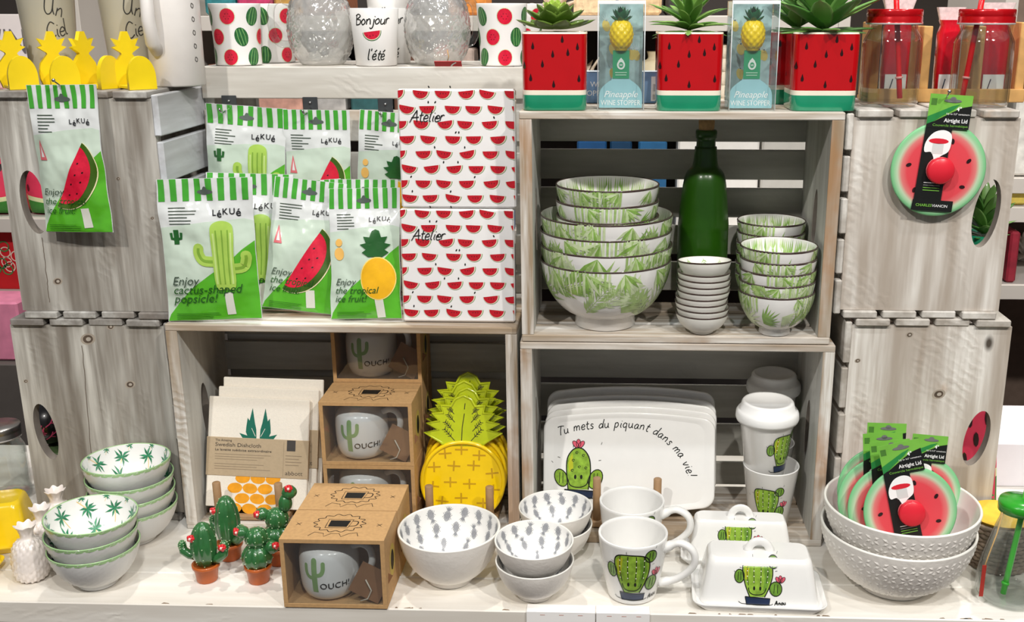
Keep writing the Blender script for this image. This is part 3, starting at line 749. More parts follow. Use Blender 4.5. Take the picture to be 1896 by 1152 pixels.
# ---------------------------------------------------------------- palm bowls
RIBW = M('E4E4E2', .4, 'ribbed_white_glaze', coat=.2, var=.02)
GRIM = M('A8CF93', .3, 'pale_green_rim', coat=.4, var=.06)
PG = [M('2F7A55', .3, 'palm_green', coat=.4, var=.3, scale=200), M('3F8F68', .3, 'palm_green_light', coat=.4, var=.3, scale=200)]
OCH = M('EBCB8A', .3, 'palm_trunk_ochre', coat=.4, var=.1)
def palm(D, x, y, s, a, rnd):
    D.line([(x, y), (x + math.cos(a)*s*1.1, y + math.sin(a)*s*1.1)], s*.08, OCH, 0)
    for k in range(8):
        b = a + PI + (k - 3.5) * .72 + rnd.uniform(-.15, .15); L_ = s * rnd.uniform(.7, 1)
        bend = rnd.uniform(-.5, .5); c_, q = math.cos(b), math.sin(b); c2, q2 = math.cos(b + bend), math.sin(b + bend); w_ = s * .10
        mx, my = x + c_*L_*.5, y + q*L_*.5
        D.poly([(x - q*w_*.4, y + c_*w_*.4), (mx - q*w_, my + c_*w_), (mx + c2*L_*.5, my + q2*L_*.5), (mx + q*w_, my - c_*w_), (x + q*w_*.4, y - c_*w_*.4)], PG[k % 2], 1)
def palm_deco(seed):
    def f(mb, o, inn, r, h):
        rnd = random.Random(seed); fi = lathefn(inn, r); D = Decal(mb, fi, .006)
        for i in range(9): palm(D, 2*PI*r*i/9, .018, .0175, rnd.choice([1.2, -.8, 1.9]), rnd)
        for i in range(6): palm(D, 2*PI*r*(i+.5)/6, .046, .021, rnd.choice([1.2, 2.0, .6]), rnd)
        for i in range(11): palm(D, 2*PI*r*(i+.4)/11, .002, .007, 1.2, rnd)
    return f
def ribs(a, r, z): return (r + .0006 * math.sin(a * 70 + z * 900) * (1 if z > .008 else 0), z)
p1 = bowl('palm_bowl', .0590, .058, .026, .004, RIBW, GRIM, WHITE, th=.0018, taper=.16, deco=palm_deco(5), rimw=.004, mod=ribs)
tag(p1, None, 'bowl', 'palm tree bowls on the table at left')
p1.scale = (.97,)*3; Yp = 1.219; xp = X(185, 1090, Yp)
zt = Z(185, 1004, Yp - .058) - .059
stack(p1, [(xp, Yp, 0, 0, 0, 0), (xp - .001, Yp, .0215, 2, 0, -.02), (xp, Yp, .0430, 3.0, .0, -.035)],
      ['palm tree bowl at the bottom of the front left stack of three', 'palm tree bowl in the middle of the front left stack of three', 'tilted palm tree bowl on top of the front left stack, trees showing inside'])
p2 = bowl('palm_bowl', .0610, .058, .026, .004, RIBW, GRIM, WHITE, th=.0018, taper=.16, deco=palm_deco(9), rimw=.004, mod=ribs)
tag(p2, None, 'bowl', 'palm tree bowls on the table at left')
p2.scale = (.965,)*3; Yp = 1.3385; xp = X(255, 1010, Yp)
zt = Z(245, 932, Yp - .063) - .059
stack(p2, [(xp + .002, Yp, 0, 1, 0, -.0), (xp + .001, Yp, .0225, 2, 0, -.02), (xp, Yp, .0445, 3, 0, -.02), (xp - .002, Yp, .0672, 4.4, .0, -.03)],
      ['palm tree bowl at the bottom of the back left stack of four', 'second palm tree bowl up in the back left stack', 'third palm tree bowl up in the back left stack', 'palm tree bowl on top of the back left stack by the grey crate'])
# ---------------------------------------------------------------- grey pineapple bowls
SPK = M('F5F0E9', .5, 'speckled_white_stoneware', var=.03, bump=.25, bscale=150)
GP = [M('A9AAAE', .4, 'grey_pineapple_print', coat=.3, var=.1, scale=300), M('8F9196', .4, 'grey_pineapple_print_dark', coat=.3, var=.1)]
def gpine(D, x, y, s, a, rnd):
    T = lambda p: xf(p, x, y, s, a)
    D.poly(T(ell(0, -.15, .27, .45, 0, 12)), GP[0], 0)
    for k in range(-2, 3):
        D.line(T([(k*.12 - .16, -.5 + abs(k)*.08), (k*.12 + .16, .2 - abs(k)*.08)]), s*.035, GP[1], 1); D.line(T([(k*.12 + .16, -.5 + abs(k)*.08), (k*.12 - .16, .2 - abs(k)*.08)]), s*.035, GP[1], 1)
    for b in (-.75, -.35, 0, .35, .75): D.poly(T([(-.08, .25), (math.sin(b)*.5, .3 + math.cos(b)*.4), (.08, .25)]), GP[1], 1)
def gp_deco(seed, s):
    def f(mb, o, inn, r, h):
        rnd = random.Random(seed); fi = lathefn(inn, r); D = Decal(mb, fi, .006); L_ = fi.length; row = 0; v = s * .55
        while v < L_ * .75:
            rr = max(.2, 1 - v / L_); n = max(5, int(2*PI*r*rr / (s * .95)))
            for i in range(n): gpine(D, 2*PI*r*(i + .5*(row % 2))/n, v, s * .8, PI + rnd.uniform(-.35, .35) if (i + row) % 3 == 0 else rnd.uniform(-.35, .35), rnd)
            v += s * .95; row += 1
    return f
b1 = bowl('pineapple_print_bowl', .0675, .0745, .030, .006, SPK, OFFW, WHITE, th=.003, taper=.1, deco=gp_deco(1, .022), rimw=0)
tag(b1, 'white bowl with grey pineapples inside, standing alone beside the kraft box', 'bowl'); b1.location = (X(828, 1070, 1.245) + .005, 1.245, 0)
b2 = bowl('pineapple_print_bowl', .0525, .0525, .024, .005, SPK, OFFW, WHITE, th=.0022, taper=.14, deco=gp_deco(2, .020), rimw=0)
tag(b2, None, 'bowl', 'small grey pineapple bowls in pairs')
b2.scale = (.965,)*3; x1_ = X(991, 1085, 1.212); x2_ = X(1029, 1010, 1.308)
stack(b2, [(x1_, 1.2085, 0, 0, 0, 0), (x1_ - .001, 1.2085, .029, 2, 0, -.03), (x2_, 1.3085, .0, 1, 0, 0), (x2_, 1.3085, .025, 3, 0, 0)],
      ['small plain white bowl under another at the front, left of the mugs', 'small grey pineapple bowl on top of the front pair, left of the mugs', 'small white bowl at the bottom of the back pair behind the front pair', 'small grey pineapple bowl on top of the back pair, before the cactus plates'])
# ---------------------------------------------------------------- large embossed bowls
def emboss(mb, o, inn, r, h):
    fo = lathefn(o[2:], r); L_ = fo.length; s = .0125; n = int(2*PI*r / (s * 1.732)); st = 2*PI*r / n
    v = .012; row = 0
    while v < L_ - .008:
        for i in range(n):
            u = st * (i + .5*(row % 2)); ir = max(.45, (r - (L_ - v) * .25) / r)
            for k in range(6):
                a = k * PI/3 + PI/6; q = s * .98
                def P(t, w_): return (u + math.cos(a)*t - math.sin(a)*w_, v + math.sin(a)*t + math.cos(a)*w_)
                pts = [P(.001, 0), P(q*.5, -.0034), P(q, 0), P(q*.5, .0034), P(q*.5, 0)]
                if max(p[1] for p in pts) > L_ - .004: continue
                V = [fo(p[0], p[1], -.0002 if j < 4 else .0009) for j, p in enumerate(pts)]
                mb.add(V, [[0, 1, 4], [1, 2, 4], [2, 3, 4], [3, 0, 4]], SPK)
        v += s * 1.5; row += 1
    rnd = random.Random(5); fi = lathefn(inn, r); D = Decal(mb, fi, .008)
    F3 = [M('C9CDB8', .4, 'soft_leaf_print', coat=.3, var=.2), M('B3B79E', .4, 'soft_leaf_print_dark', coat=.3, var=.2)]
    for i in range(44): gx = rnd.uniform(0, 2*PI*r); gv = rnd.uniform(.006, .07); D.poly(ell(gx, gv, .0035, .006, rnd.uniform(-.6, .6), 10), F3[i % 2], i % 4)
b3 = bowl('embossed_bowl', .0985, .0865, .045, .008, SPK, OFFW, WHITE, th=.0035, taper=.12, deco=emboss, rimw=0, ex=2.1)
tag(b3, None, 'bowl', 'large white embossed bowls')
xw = X(1658, 1060, 1.25); YW = 1.252
stack(b3, [(xw - .002, YW, 0, 0, 0, 0), (xw, YW, .0325, .06, .0, .0)], ['large white bowl with stamped star pattern, the lower one on the table', 'large white bowl with stamped star pattern, upper one filled with watermelon lids'])
# ---------------------------------------------------------------- smiling cactus print
CG = [M('8DB33C', .25, 'cactus_print_green', coat=.6, var=.3, scale=120), M('6E9A35', .25, 'cactus_print_dark', coat=.6, var=.25, scale=120), M('B9BE2E', .25, 'cactus_print_yellow', coat=.6, var=.1)]
NAVY = M('22304E', .3, 'navy_print', coat=.5, var=.15); PINK = M('E8657A', .3, 'pink_print', coat=.5, var=.15); INK = M('161A14', .35, 'ink_line', coat=.5, var=0)
def flower(D, x, y, s):
    for a in (-.7, 0, .7):
        p = ell(0, .5, .26, .5, 0, 14); q = xf(p, x, y, s, -a); D.poly(q, PINK, 3); D.line(q + q[:1], s*.07, INK, 4)
def spines(D, x, y, a, s): D.line([(x, y), (x + math.cos(a)*s, y + math.sin(a)*s)], s*.16, INK, 4)
def cactus_mug(D, x, y, s, ball_left=True, sign=True, cut=-9, style=0):
    """squat ribbed cactus in a navy pot with a smile; (x, y) is the pot foot, s the full height"""
    T = lambda p: xf(p, x, y, s)
    body = smoothpts([(-.17, .17), (-.27, .42), (-.33, .68), (-.33, .86), (-.24, .96), (0, .98), (.22, .95), (.33, .84), (.34, .62), (.27, .38), (.17, .17)], 4) if style == 0 else smoothpts([(-.2, .17), (-.23, .5), (-.22, .78), (-.12, .95), (0, 1.0), (.12, .95), (.22, .78), (.24, .5), (.2, .17)], 4)
    body = [p for p in body]
    D.poly(T(body), CG[0], 0); D.line(T(body), s*.022, INK, 3)
    D.poly(T([(-.3, .84), (-.22, .92), (-.17, .9), (-.22, .55), (-.28, .55)] if style == 0 else [(-.2, .7), (-.12, .9), (-.1, .6), (-.18, .5)]), CG[2], 1)
    if style == 0:
        D.poly(T([(.14, .9), (.27, .86), (.3, .6), (.2, .3), (.13, .3), (.17, .6)]), CG[1], 1)
        for k, xx in enumerate((-.2, -.07, .07, .2)):
            D.line(T([(xx*1.1, .95), (xx*1.2, .7), (xx, .42 + .05*(k % 2))]), s*.014, INK, 2)
            for j in range(4): D.poly(T(ell(xx*1.15, .5 + j*.12, .014, .014, 0, 6)), M('F4F6DC', .3, 'print_highlight', coat=.5, var=0), 5)
    else:
        for (ax, ay) in ((-.1, .75), (.1, .85), (.02, .62), (-.12, .55), (.15, .6), (-.03, .9)): D.line(T(ell(ax, ay, .025, .02, 0, 8)), s*.012, INK, 3)
    # arms
    if style == 0:
        arms = [(.36, .93, .12, .12), (.42, .36, .14, .16)] + ([(-.41, .62, .11, .15)] if ball_left else [])
    else: arms = [(.34, .38, .13, .2), (-.34, .4, .12, .18)]
    for (ax, ay, rx, ry) in arms:
        e = T(ell(ax, ay, rx, ry, 0 if style == 0 else (-.4 if ax > 0 else .4), 18)); D.poly(e, CG[1] if style == 0 else CG[0], 1); D.line(e + e[:1], s*.018, INK, 4)
        D.line(T([(ax - rx*.3, ay - ry*.6), (ax - rx*.2, ay + ry*.6)]), s*.012, INK, 4); D.line(T([(ax + rx*.3, ay - ry*.6), (ax + rx*.3, ay + ry*.6)]), s*.012, INK, 4)
    if style == 0: flower(D, *T([(.52, .5)])[0], s*.16)
    else: flower(D, *T([(0, 1.0)])[0], s*.17)
    # face
    ex = .07 if style == 0 else .06; ey = .36 if style == 0 else .42
    for s_ in (-1, 1): D.poly(T(ell(s_*ex, ey, .024, .045, 0, 12)), INK, 4)
    D.line(T(smoothpts([(-.2, .37), (-.17, .27), (-.08, .22), (.06, .22), (.16, .27), (.2, .37)], 4)), s*.018, INK, 4)
    # pot
    pot = [(-.27, .17), (.3, .14), (.28, 0), (-.24, 0)]
    D.poly(T(pot), NAVY, 2); D.line(T(pot + pot[:1]), s*.02, INK, 4)
    D.line(T(smoothpts([(-.42, .06), (-.36, .02), (-.26, .01), (0, -.01), (.3, 0), (.36, .03)], 4)), s*.014, INK, 4)
    for (ax, ay, aa) in ((-.1, 1.0, 1.6), (.45, 1.07, 1.2), (-.36, .8, 2.8), (.4, .75, .2), (-.5, .7, 2.4)): spines(D, *T([(ax, ay)])[0], aa, s*.05)
    if sign: D.hand('Anou' if 0 else 'Anou', straight(*T([(.4, .0)])[0], .08), s*.1, s*.02, INK, 4)
# ---------------------------------------------------------------- tall mugs
Ym = 1.217
zt = Z(1171, 985, Ym); rt = .0445
def mug_prof(rt, h): return [(rt*.66, .0), (rt*.70, .0015), (rt*.73, h*.08), (rt*.82, h*.3), (rt*.90, h*.52), (rt*.96, h*.78), (rt, h)]
def make_mug():
    e = empty('mug', (0, 0, 0)); h = zt; mb = MB(); pr = smoothpts(mug_prof(rt, h), 4)
    mb.lathe([(0, .002), (rt*.6, .002)] + pr + [(rt - .0008, h + .001), (rt - .0022, h + .0005)] + [(p[0] - .0032, max(.005, p[1])) for p in pr[::-1]] + [(0, .005)], WHITE, 96)
    D = Decal(mb, lathefn(pr, rt), .005); cactus_mug(D, -.002, .010, .071, ball_left=True)
    mb.build('body', e)
    mb = MB(); a = R(-15); pts = smoothpts([(rt*.9, h*.80), (rt*1.35, h*.93), (rt*1.75, h*.83), (rt*1.78, h*.60), (rt*1.35, h*.36), (rt*.80, h*.24)], 6)
    mb.tube([(p[0]*math.cos(a), p[0]*math.sin(a), p[1]) for p in pts], [.0062]*4 + [.0048]*(len(pts)-8) + [.0058]*4, WHITE, 12, sx=1.25)
    mb.build('handle', e); return e
mg = make_mug(); mg.location = (X(1171, 1060, Ym), Ym, 0); tag(mg, 'tall white mug with smiling cactus print, the one at the front', 'mug', 'tall white cactus mugs')
dup(mg, (X(1168, 1000, Ym + .083) + .001, Ym + .091, 0), .03, 'tall white mug standing behind the front cactus mug')
# ---------------------------------------------------------------- butter dishes
def rrect(w_, d_, r, n=6):
    out = []
    for cx, cy, a0 in ((w_-r, d_-r, 0), (-w_+r, d_-r, PI/2), (-w_+r, -d_+r, PI), (w_-r, -d_+r, 3*PI/2)):
        for i in range(n+1): a = a0 + PI/2*i/n; out.append((cx + r*math.cos(a), cy + r*math.sin(a)))
    return out
def loft(mb, rings, m, cap0=True, cap1=True):
    n = len(rings[0]); V = [p for r_ in rings for p in r_]; Fs = []
    for k in range(len(rings)-1):
        for i in range(n): j = (i+1) % n; Fs.append([k*n+i, k*n+j, (k+1)*n+j, (k+1)*n+i])
    mb.add(V, Fs, m, True)
    if cap0: mb.add(rings[0], [list(range(n))[::-1]], m)
    if cap1: mb.add(rings[-1], [list(range(n))], m, True)
def make_butter(wd, dp, hh, mat_, deco=True, knob='loop'):
    e = empty('butter_dish', (0, 0, 0))
    mb = MB(); rg = lambda w_, d_, z, r: [(x, y, z) for x, y in rrect(w_, d_, r)]
    loft(mb, [rg(wd*.44, dp*.44, 0, .012), rg(wd*.46, dp*.46, .003, .014), rg(wd*.5, dp*.5, .009, .016), rg(wd*.505, dp*.505, .0115, .016), rg(wd*.495, dp*.495, .0115, .015), rg(wd*.47, dp*.47, .0075, .014)], mat_)
    mb.build('tray', e)
    mb = MB(); b0 = .0078
    W0, D0, W1, D1 = wd*.445, dp*.43, wd*.385, dp*.27; rings = []
    for z, k in ((0, 0), (.3, .3), (.6, .6), (.82, .84), (.91, .97), (.965, 1.12), (1, 1.32)):
        rings.append(rg(W0 + (W1-W0)*k, D0 + (D1-D0)*k, b0 + hh*z, .012))
    loft(mb, rings, mat_)
    if deco:
        def fn(u, v, l):     # front sloping face of the lid
            k = v / hh; kk = min(1.0, k / .84); q = .84 if k > .84 else k
            y = -(D0 + (D1-D0)*k) if k <= .84 else -(D0 + (D1-D0)*.84) + (k-.84)*hh*1.1
            return Vector((u, y - l*.95, b0 + v*(1 if k <= .9 else .97) + l*.4))
        D = Decal(mb, fn, .004); cactus_mug(D, -.004, hh*.04, hh*.98, ball_left=True)
    mb.build('lid', e)
    mb = MB()
    if knob == 'loop':
        pts = [(.0135*math.cos(a), 0, b0 + hh - .002 + .0145*math.sin(a)) for a in [PI*i/14 for i in range(15)]]
        mb.tube(pts, [.0058] + [.0042]*13 + [.0058], mat_, 12, sx=1.3)
    else: mb.ball((0, 0, b0 + hh + .008), .010, mat_, 10, .011); mb.lathe([(.008, 0), (.005, .006)], mat_, 20, (0, 0, b0 + hh - .002))
    mb.build('knob', e); return e
bd = make_butter(.168, .100, .056, WHITE); bd.location = (X(1401, 1100, 1.218), 1.219, 0); bd.rotation_euler.z = -.04
tag(bd, 'white butter dish with smiling cactus, front one near the table edge', 'butter dish', 'white cactus butter dishes')
dup(bd, (X(1376, 1010, 1.30) - .004, 1.3120, 0), -.04, 'white butter dish behind the front one, half inside the crate').scale = (.95, .62, 1.0)
YEL = M('F2CE1B', .2, 'yellow_glaze', coat=.7, var=.05)
yb = make_butter(.150, .105, .058, YEL, False, 'ball'); yb.location = (X(-30, 1000, 1.32), 1.322, 0); yb.rotation_euler.z = .30
tag(yb, 'yellow butter dish with ball knob at the left table end', 'butter dish', 'yellow butter dishes')
dup(yb, (X(-112, 1080, 1.22), 1.208, 0), .08, 'yellow butter dish at the front left corner, mostly out of view')
# ---------------------------------------------------------------- white pineapple vases
def make_vase():
    mb = MB(); pr = smoothpts([(.018, 0), (.024, .004), (.0285, .016), (.0285, .030), (.024, .044), (.0155, .052), (.011, .056), (.0125, .064), (.017, .070), (.0165, .0705), (.010, .063), (.008, .055)], 4)
    def md(a, r, z):
        if z < .053: b = abs(math.sin(a*7 + z*330)) * abs(math.sin(a*7 - z*330)); return (r + .0034*b, z)
        if z > .06: return (r * (1 + .10*math.cos(a*7)), z + .0012*math.cos(a*7))
        return (r, z)
    mb.lathe([(0, .001)] + pr, M('F3E9E2', .25, 'pearl_white_glaze', coat=.7, var=.03), 112, mod=md)
    return mb.build('pineapple_vase')
v = make_vase(); tag(v, None, 'vase', 'white pineapple vases')
v.location = (X(57, 1040, 1.226), 1.226, 0); v['label'] = 'small white pineapple vase nearest the front beside the yellow dish'; v.scale = (.76, .76, 1.1)
for (px_, Yv, lb) in ((86, 1.277, 'white pineapple vase behind the front one'), (118, 1.331, 'white pineapple vase furthest back, before the grey crate')):
    o = v.copy(); COL.objects.link(o); o.location = (X(px_, 1020, Yv), Yv, 0); o['label'] = lb; o.rotation_euler.z = px_
# ---------------------------------------------------------------- little cactus figurines
CAC = M('336B3B', .25, 'cactus_green_glaze', coat=.7, var=.2, scale=60); TER = M('BF5F22', .4, 'terracotta_glaze', coat=.2, var=.1); REDF = M('D8232B', .25, 'red_flower', coat=.6, var=.05); DOT = M('A9C79A', .4, 'spine_dot', var=0)
def cac_ball(mb, c, r, rz, ribs_=9, dots=True):
    def md(a, rr, z): return (rr * (1 + .055*math.cos(a*ribs_)), z)
    pr = [(r*math.sin(PI*i/14), -rz*math.cos(PI*i/14)) for i in range(15)]
    mb.lathe(pr, CAC, 54, c, md)
    if dots:
        for k in range(ribs_):
            a = 2*PI*k/ribs_ + .05
            for j in range(1, 6):
                t = PI*(j + .3*(k % 2))/6.4; rr = r*math.sin(t)*1.055
                mb.ball((c[0]+rr*math.cos(a), c[1]+rr*math.sin(a), c[2]-rz*math.cos(t)), .0009, DOT, 4)
def cac_flower(e, x, y, z):
    mb = MB(); d_ = Vector((x*.5, -.6, .6)).normalized()
    mb.ball((x, y, z), .0052, REDF, 8, .0045)
    for k in range(5): a = 2*PI*k/5; mb.ball((x + .003*math.cos(a), y - .0012, z + .003*math.sin(a)), .0026, REDF, 6)
    mb.ball((x, y - .0045, z + .001), .0018, M('F6D5CC', .4, 'flower_eye', var=0), 5); mb.build('flower', e)
def figurine(kind, H):
    e = empty('cactus_figurine', (0, 0, 0)); mb = MB(); q = .0165
    mb.lathe([(0, 0), (q*.78, 0), (q*.82, .001), (q*.95, .019), (q*1.08, .0195), (q*1.1, .0245), (q*.95, .0245), (q*.9, .022), (0, .022)], TER, 40); mb.build('pot', e)
    mb = MB()
    if kind == 'tall':
        cac_ball(mb, (0, 0, .022 + H*.46), .0165, H*.54)
        mb.tube([(.010, 0, .030), (.019, -.002, .033), (.026, -.002, .040), (.0275, -.001, .050)], [.006, .0065, .0065, .0052], CAC, 12); cac_ball(mb, (.0275, -.001, .050), .0058, .008, 7)
        mb.tube([(-.010, 0, .034), (-.020, 0, .036), (-.028, 0, .042), (-.029, 0, .050)], [.0055, .006, .006, .0045], CAC, 12); cac_ball(mb, (-.029, 0, .050), .0052, .007, 7)
        mb.build('cactus', e); cac_flower(e, -.011, -.012, .022 + H*.72); cac_flower(e, .0275, -.008, .052)
    else:
        cac_ball(mb, (0, 0, .036), .0195, .019); cac_ball(mb, (.001, 0, .063), .0145, .0145); 
        cac_ball(mb, (-.017, 0, .071), .009, .008, 7, False); cac_ball(mb, (.021, -.001, .050), .0085, .009, 7, False)
        if H > .07: cac_ball(mb, (.013, 0, .083), .0085, .0125, 7, False); cac_ball(mb, (.019, 0, .098), .0095, .009, 7, False)
        mb.build('cactus', e); cac_flower(e, .028, -.005, .055); cac_flower(e, -.022, -.004, .073)
        if H > .07: cac_flower(e, .019, -.006, .106)
    return e
def put(e, px_, py_, lab, sc=1, rz=0, back=.014):
    p = onz(px_, py_); e.location = (p.x, p.y + back, 0); e.rotation_euler.z = rz; e.scale = (sc,)*3; tag(e, lab, 'cactus figurine', 'glazed cactus figurines')
put(figurine('tall', .062), 377, 1083, 'ribbed green cactus figurine with upturned arms, front left one', 1.0)
put(figurine('tall', .072), 421, 1042, 'taller ribbed cactus figurine behind the front left one', 1.0, -.5)
put(figurine('ball', .06), 474, 1085, 'cactus figurine of stacked balls at the front, beside the kraft box', 1.0)
put(figurine('ball', .09), 512, 1050, 'cactus figurine of stacked balls with red tip, behind the front one', 1.05, .25)
# ---------------------------------------------------------------- popsicle bags
BAGW = M('DCDFDE', .16, 'bag_white_foil', coat=.8, var=.02, bump=1.0, bscale=24, bdist=.006)
BAGP = M('CADACA', .16, 'bag_pale_green_print', coat=.8, var=.02, bump=1.0, bscale=24, bdist=.006)
BAGG = M('58B02A', .16, 'bag_green_print', coat=.8, var=.04, bump=1.0, bscale=24, bdist=.006)
STG = M('46A535', .16, 'bag_stripe_green', coat=.8, var=.04, bump=1.0, bscale=24, bdist=.006)
TXG = M('3A4A3A', .4, 'bag_text_grey', coat=.5, var=0); TXB = M('14161A', .4, 'bag_text_black', coat=.5, var=0)
TXD = M('20571A', .4, 'bag_text_deep_green', coat=.5, var=0)
MR = M('D81E3C', .3, 'watermelon_print_red', coat=.6, var=.12, scale=150); MRD = M('3E6018', .3, 'watermelon_rind_print', coat=.6, var=.1); MCR = M('EFE3B8', .3, 'watermelon_cream_print', coat=.6, var=0)
SEED = M('2A0E12', .4, 'seed_print', coat=.5, var=0)
CL = M('A8CC58', .3, 'cactus_popsicle_print', coat=.6, var=.12); CD2 = M('7DA63A', .3, 'cactus_popsicle_line', coat=.6, var=.1); CLL = M('C3DE86', .3, 'cactus_popsicle_light', coat=.6, var=.06)
PY = M('F6B71C', .3, 'pineapple_popsicle_print', coat=.6, var=.15); PC = M('1E5A24', .3, 'pineapple_crown_print', coat=.6, var=.15); STK = M('D9D9CE', .3, 'stick_print', coat=.6, var=.02)
PALEOR = M('F2BE66', .3, 'pale_orange_print', coat=.6, var=.05); PALER = M('D86A72', .3, 'pale_red_print', coat=.6, var=.05)
def bag(kind, wd, h, seed, puff=.011, tag_lines=True, hung=False):
    mb = MB(); rnd = random.Random(seed); off = Vector((seed * 3.1, seed * 1.7, 0))
    def surf(u, v, side=-1, l=0.0):     # u in [-wd/2, wd/2], v in [0, h]
        a = max(-1, min(1, 2*u/wd)); b = max(0, min(1, v/(h*.84)))
        p = puff * (1 - abs(a)**3) * (math.sin(PI*min(1, b*1.02))**.6 if b < 1 else 0)
        q = noise.noise(Vector((u*26, v*22, 0)) + off)*.0048 + noise.noise(Vector((u*70, v*40, 3)) + off)*.0012
        hd = max(0, min(1, (v/h - .80)/.2)); q += hd*noise.noise(Vector((u*34, v*8, 9)) + off)*.006
        edge = 1 - .5*abs(a)**6
        x = u * (1 - .03*math.sin(PI*min(1, b)) ) + noise.noise(Vector((0, v*25, 5)) + off)*.002*abs(a)
        return Vector((x, side*(p + l) + q*edge, v + (0 if v > .01 else 0)))
    W = wd/2
    mb.grid(lambda s, t: surf(-W + s*wd, t*h), 36, 50, BAGW)
    mb.grid(lambda s, t: surf(W - s*wd, t*h, 1) + Vector((0, .0006, 0)), 18, 24, BAGW)
    D = Decal(mb, lambda u, v, l: surf(u, v, -1, l), .0055, .0005, .00025)
    U = lambda x: -W + x*wd; V = lambda y: y*h
    def Q(pts): return [(U(x), V(y)) for x, y in pts]
    # header stripes
    n = 8
    for i in range(n):
        a = (i + .12)/n; D.poly(Q([(a, .845), (a + .52/n, .845), (a + .52/n, .998), (a, .998)]), STG, 1)
    hs = .012 
    D.poly(ell(0, V(.905), .011, .0035, 0, 16), M('55605A', .5, 'euro_slot_shadow', var=0), 2)
    D.poly(ell(0, V(.915), .0035, .0055, 0, 12), M('55605A', .5, 'euro_slot_shadow', var=0), 2)
    # pale body and green sweep
    D.poly(Q([(.005, .005), (.995, .005), (.995, .70), (.9, .715), (.5, .70), (.005, .665)]), BAGP, 0)
    D.poly(Q([(.005, .004), (.995, .004), (.995, .56), (.86, .50), (.72, .42), (.5, .33), (.3, .24), (.13, .13), (.03, .05)]), BAGG, 1)
    for i in range(6): D.line(Q([(.11, .80 - i*.022), (.11 + rnd.uniform(.16, .32), .80 - i*.022)]), .0011, TXG, 2)
    # wordmark with jumping letters
    x = .57
    for ch, dy, sc in (('L', .0, .8), ('é', -.012, 1.0), ('K', .006, .82), ('U', .006, .82), ('é', -.008, 1.05)):
        wdt = D.text(ch, U(x), V(.742 + dy), .0105*sc*wd/.13, TXB, 3, off=.012); x += wdt/wd + .008
    # big popsicle
    if kind == 'cactus':
        cx, cy = .66, .46
        D.line([(U(cx + .02), V(.20)), (U(cx + .03), V(.04))], wd*.09, STK, 4)
        body = [(-.10, -.22), (-.115, 0), (-.12, .15), (-.10, .22), (0, .245), (.10, .22), (.12, .15), (.115, 0), (.11, -.22), (0, -.235)]
        for pth, wv in (([(.40, .24), (.40, .20), (.45, .15), (.60, .14)], .1), ([(.90, .18), (.90, .15), (.86, .095), (.72, .09)], .1)):
            D.line([(U(a_), V(b_ + .28)) for a_, b_ in smoothpts(pth, 5)], wd*.11, CL, 5)
            D.line([(U(a_), V(b_ + .28)) for a_, b_ in smoothpts(pth, 5)], wd*.03, CD2, 6)
            D.poly(ell(U(pth[0][0]), V(pth[0][1] + .28), wd*.055, wd*.05, 0, 12), CL, 5)
        D.poly([(U(cx + p[0]), V(cy + p[1])) for p in smoothpts(body, 4, True)], CL, 7)
        for q in (-.055, .0, .055): D.line([(U(cx + q), V(cy - .2)), (U(cx + q*1.1), V(cy + .18))], wd*.014, CD2, 8)
        for q in (-.085, .085): D.line([(U(cx + q), V(cy - .2)), (U(cx + q*1.05), V(cy + .16))], wd*.02, CLL, 8)
        ic = (.17, .60); D.line([(U(ic[0]), V(ic[1]-.05)), (U(ic[0]), V(ic[1]+.05))], wd*.055, PC, 4)
        for s_ in (-1, 1): D.line([(U(ic[0]), V(ic[1]-.015)), (U(ic[0]+s_*.05), V(ic[1]-.01)), (U(ic[0]+s_*.055), V(ic[1]+.03))], wd*.03, PC, 4)
        lines = ['Enjoy', 'cactus-shaped', 'popsicle!']
    elif kind == 'melon':
        D.line([(U(.66), V(.17)), (U(.68), V(.035))], wd*.12, STK, 4)
        ang = R(-27); cx, cy = .36, .18
        def arc(rx, n=26, lo=0, hi=PI, ry=None):
            ry = ry or rx*.56
            return xf([(rx*math.cos(PI - a_) , ry*math.sin(a_)) for a_ in [lo + (hi-lo)*i/n for i in range(n+1)]], 0, 0, 1, 0)
        def place(p, k=1.0):  # slice chord from lower left to upper right, round side to the lower right
            out = []
            for a_, b_ in p:
                th = R(61); out.append((U(.50) + (a_*math.cos(th) + b_*math.sin(th)) * wd, V(.40) + (a_*math.sin(th) - b_*math.cos(th)) * wd))
            return out
        D.poly(place(arc(.50, ry=.40)), MCR, 5); D.poly(place(arc(.495, ry=.385)), MRD, 6); D.poly(place(arc(.43, ry=.30)), MR, 7)
        for a_, b_ in ((-.26, .1), (-.1, .08), (.06, .1), (.22, .07), (-.18, .2), (0, .2), (.14, .18)): D.poly([p for p in place(ell(a_, b_, .017, .011, .5, 8))], SEED, 8)
        D.poly([(U(.08), V(.5)), (U(.12), V(.64)), (U(.2), V(.5))][::1], PALER, 4); D.poly([(U(.115), V(.52)), (U(.13), V(.6)), (U(.165), V(.52))], BAGW, 5)
        lines = ['Enjoy', 'the tropical', 'ice fruit!']
    else:
        D.line([(U(.70), V(.16)), (U(.72), V(.01))], wd*.12, STK, 4)
        D.poly([(U(.70) + p[0]*wd, V(.31) + p[1]*wd) for p in ell(0, 0, .25, .30, 0, 30)], M('F9DE7C', .3, 'pale_yellow_halo', coat=.6, var=0), 5)
        D.poly([(U(.70) + p[0]*wd, V(.31) + p[1]*wd) for p in ell(0, 0, .235, .285, 0, 30)], PY, 6)
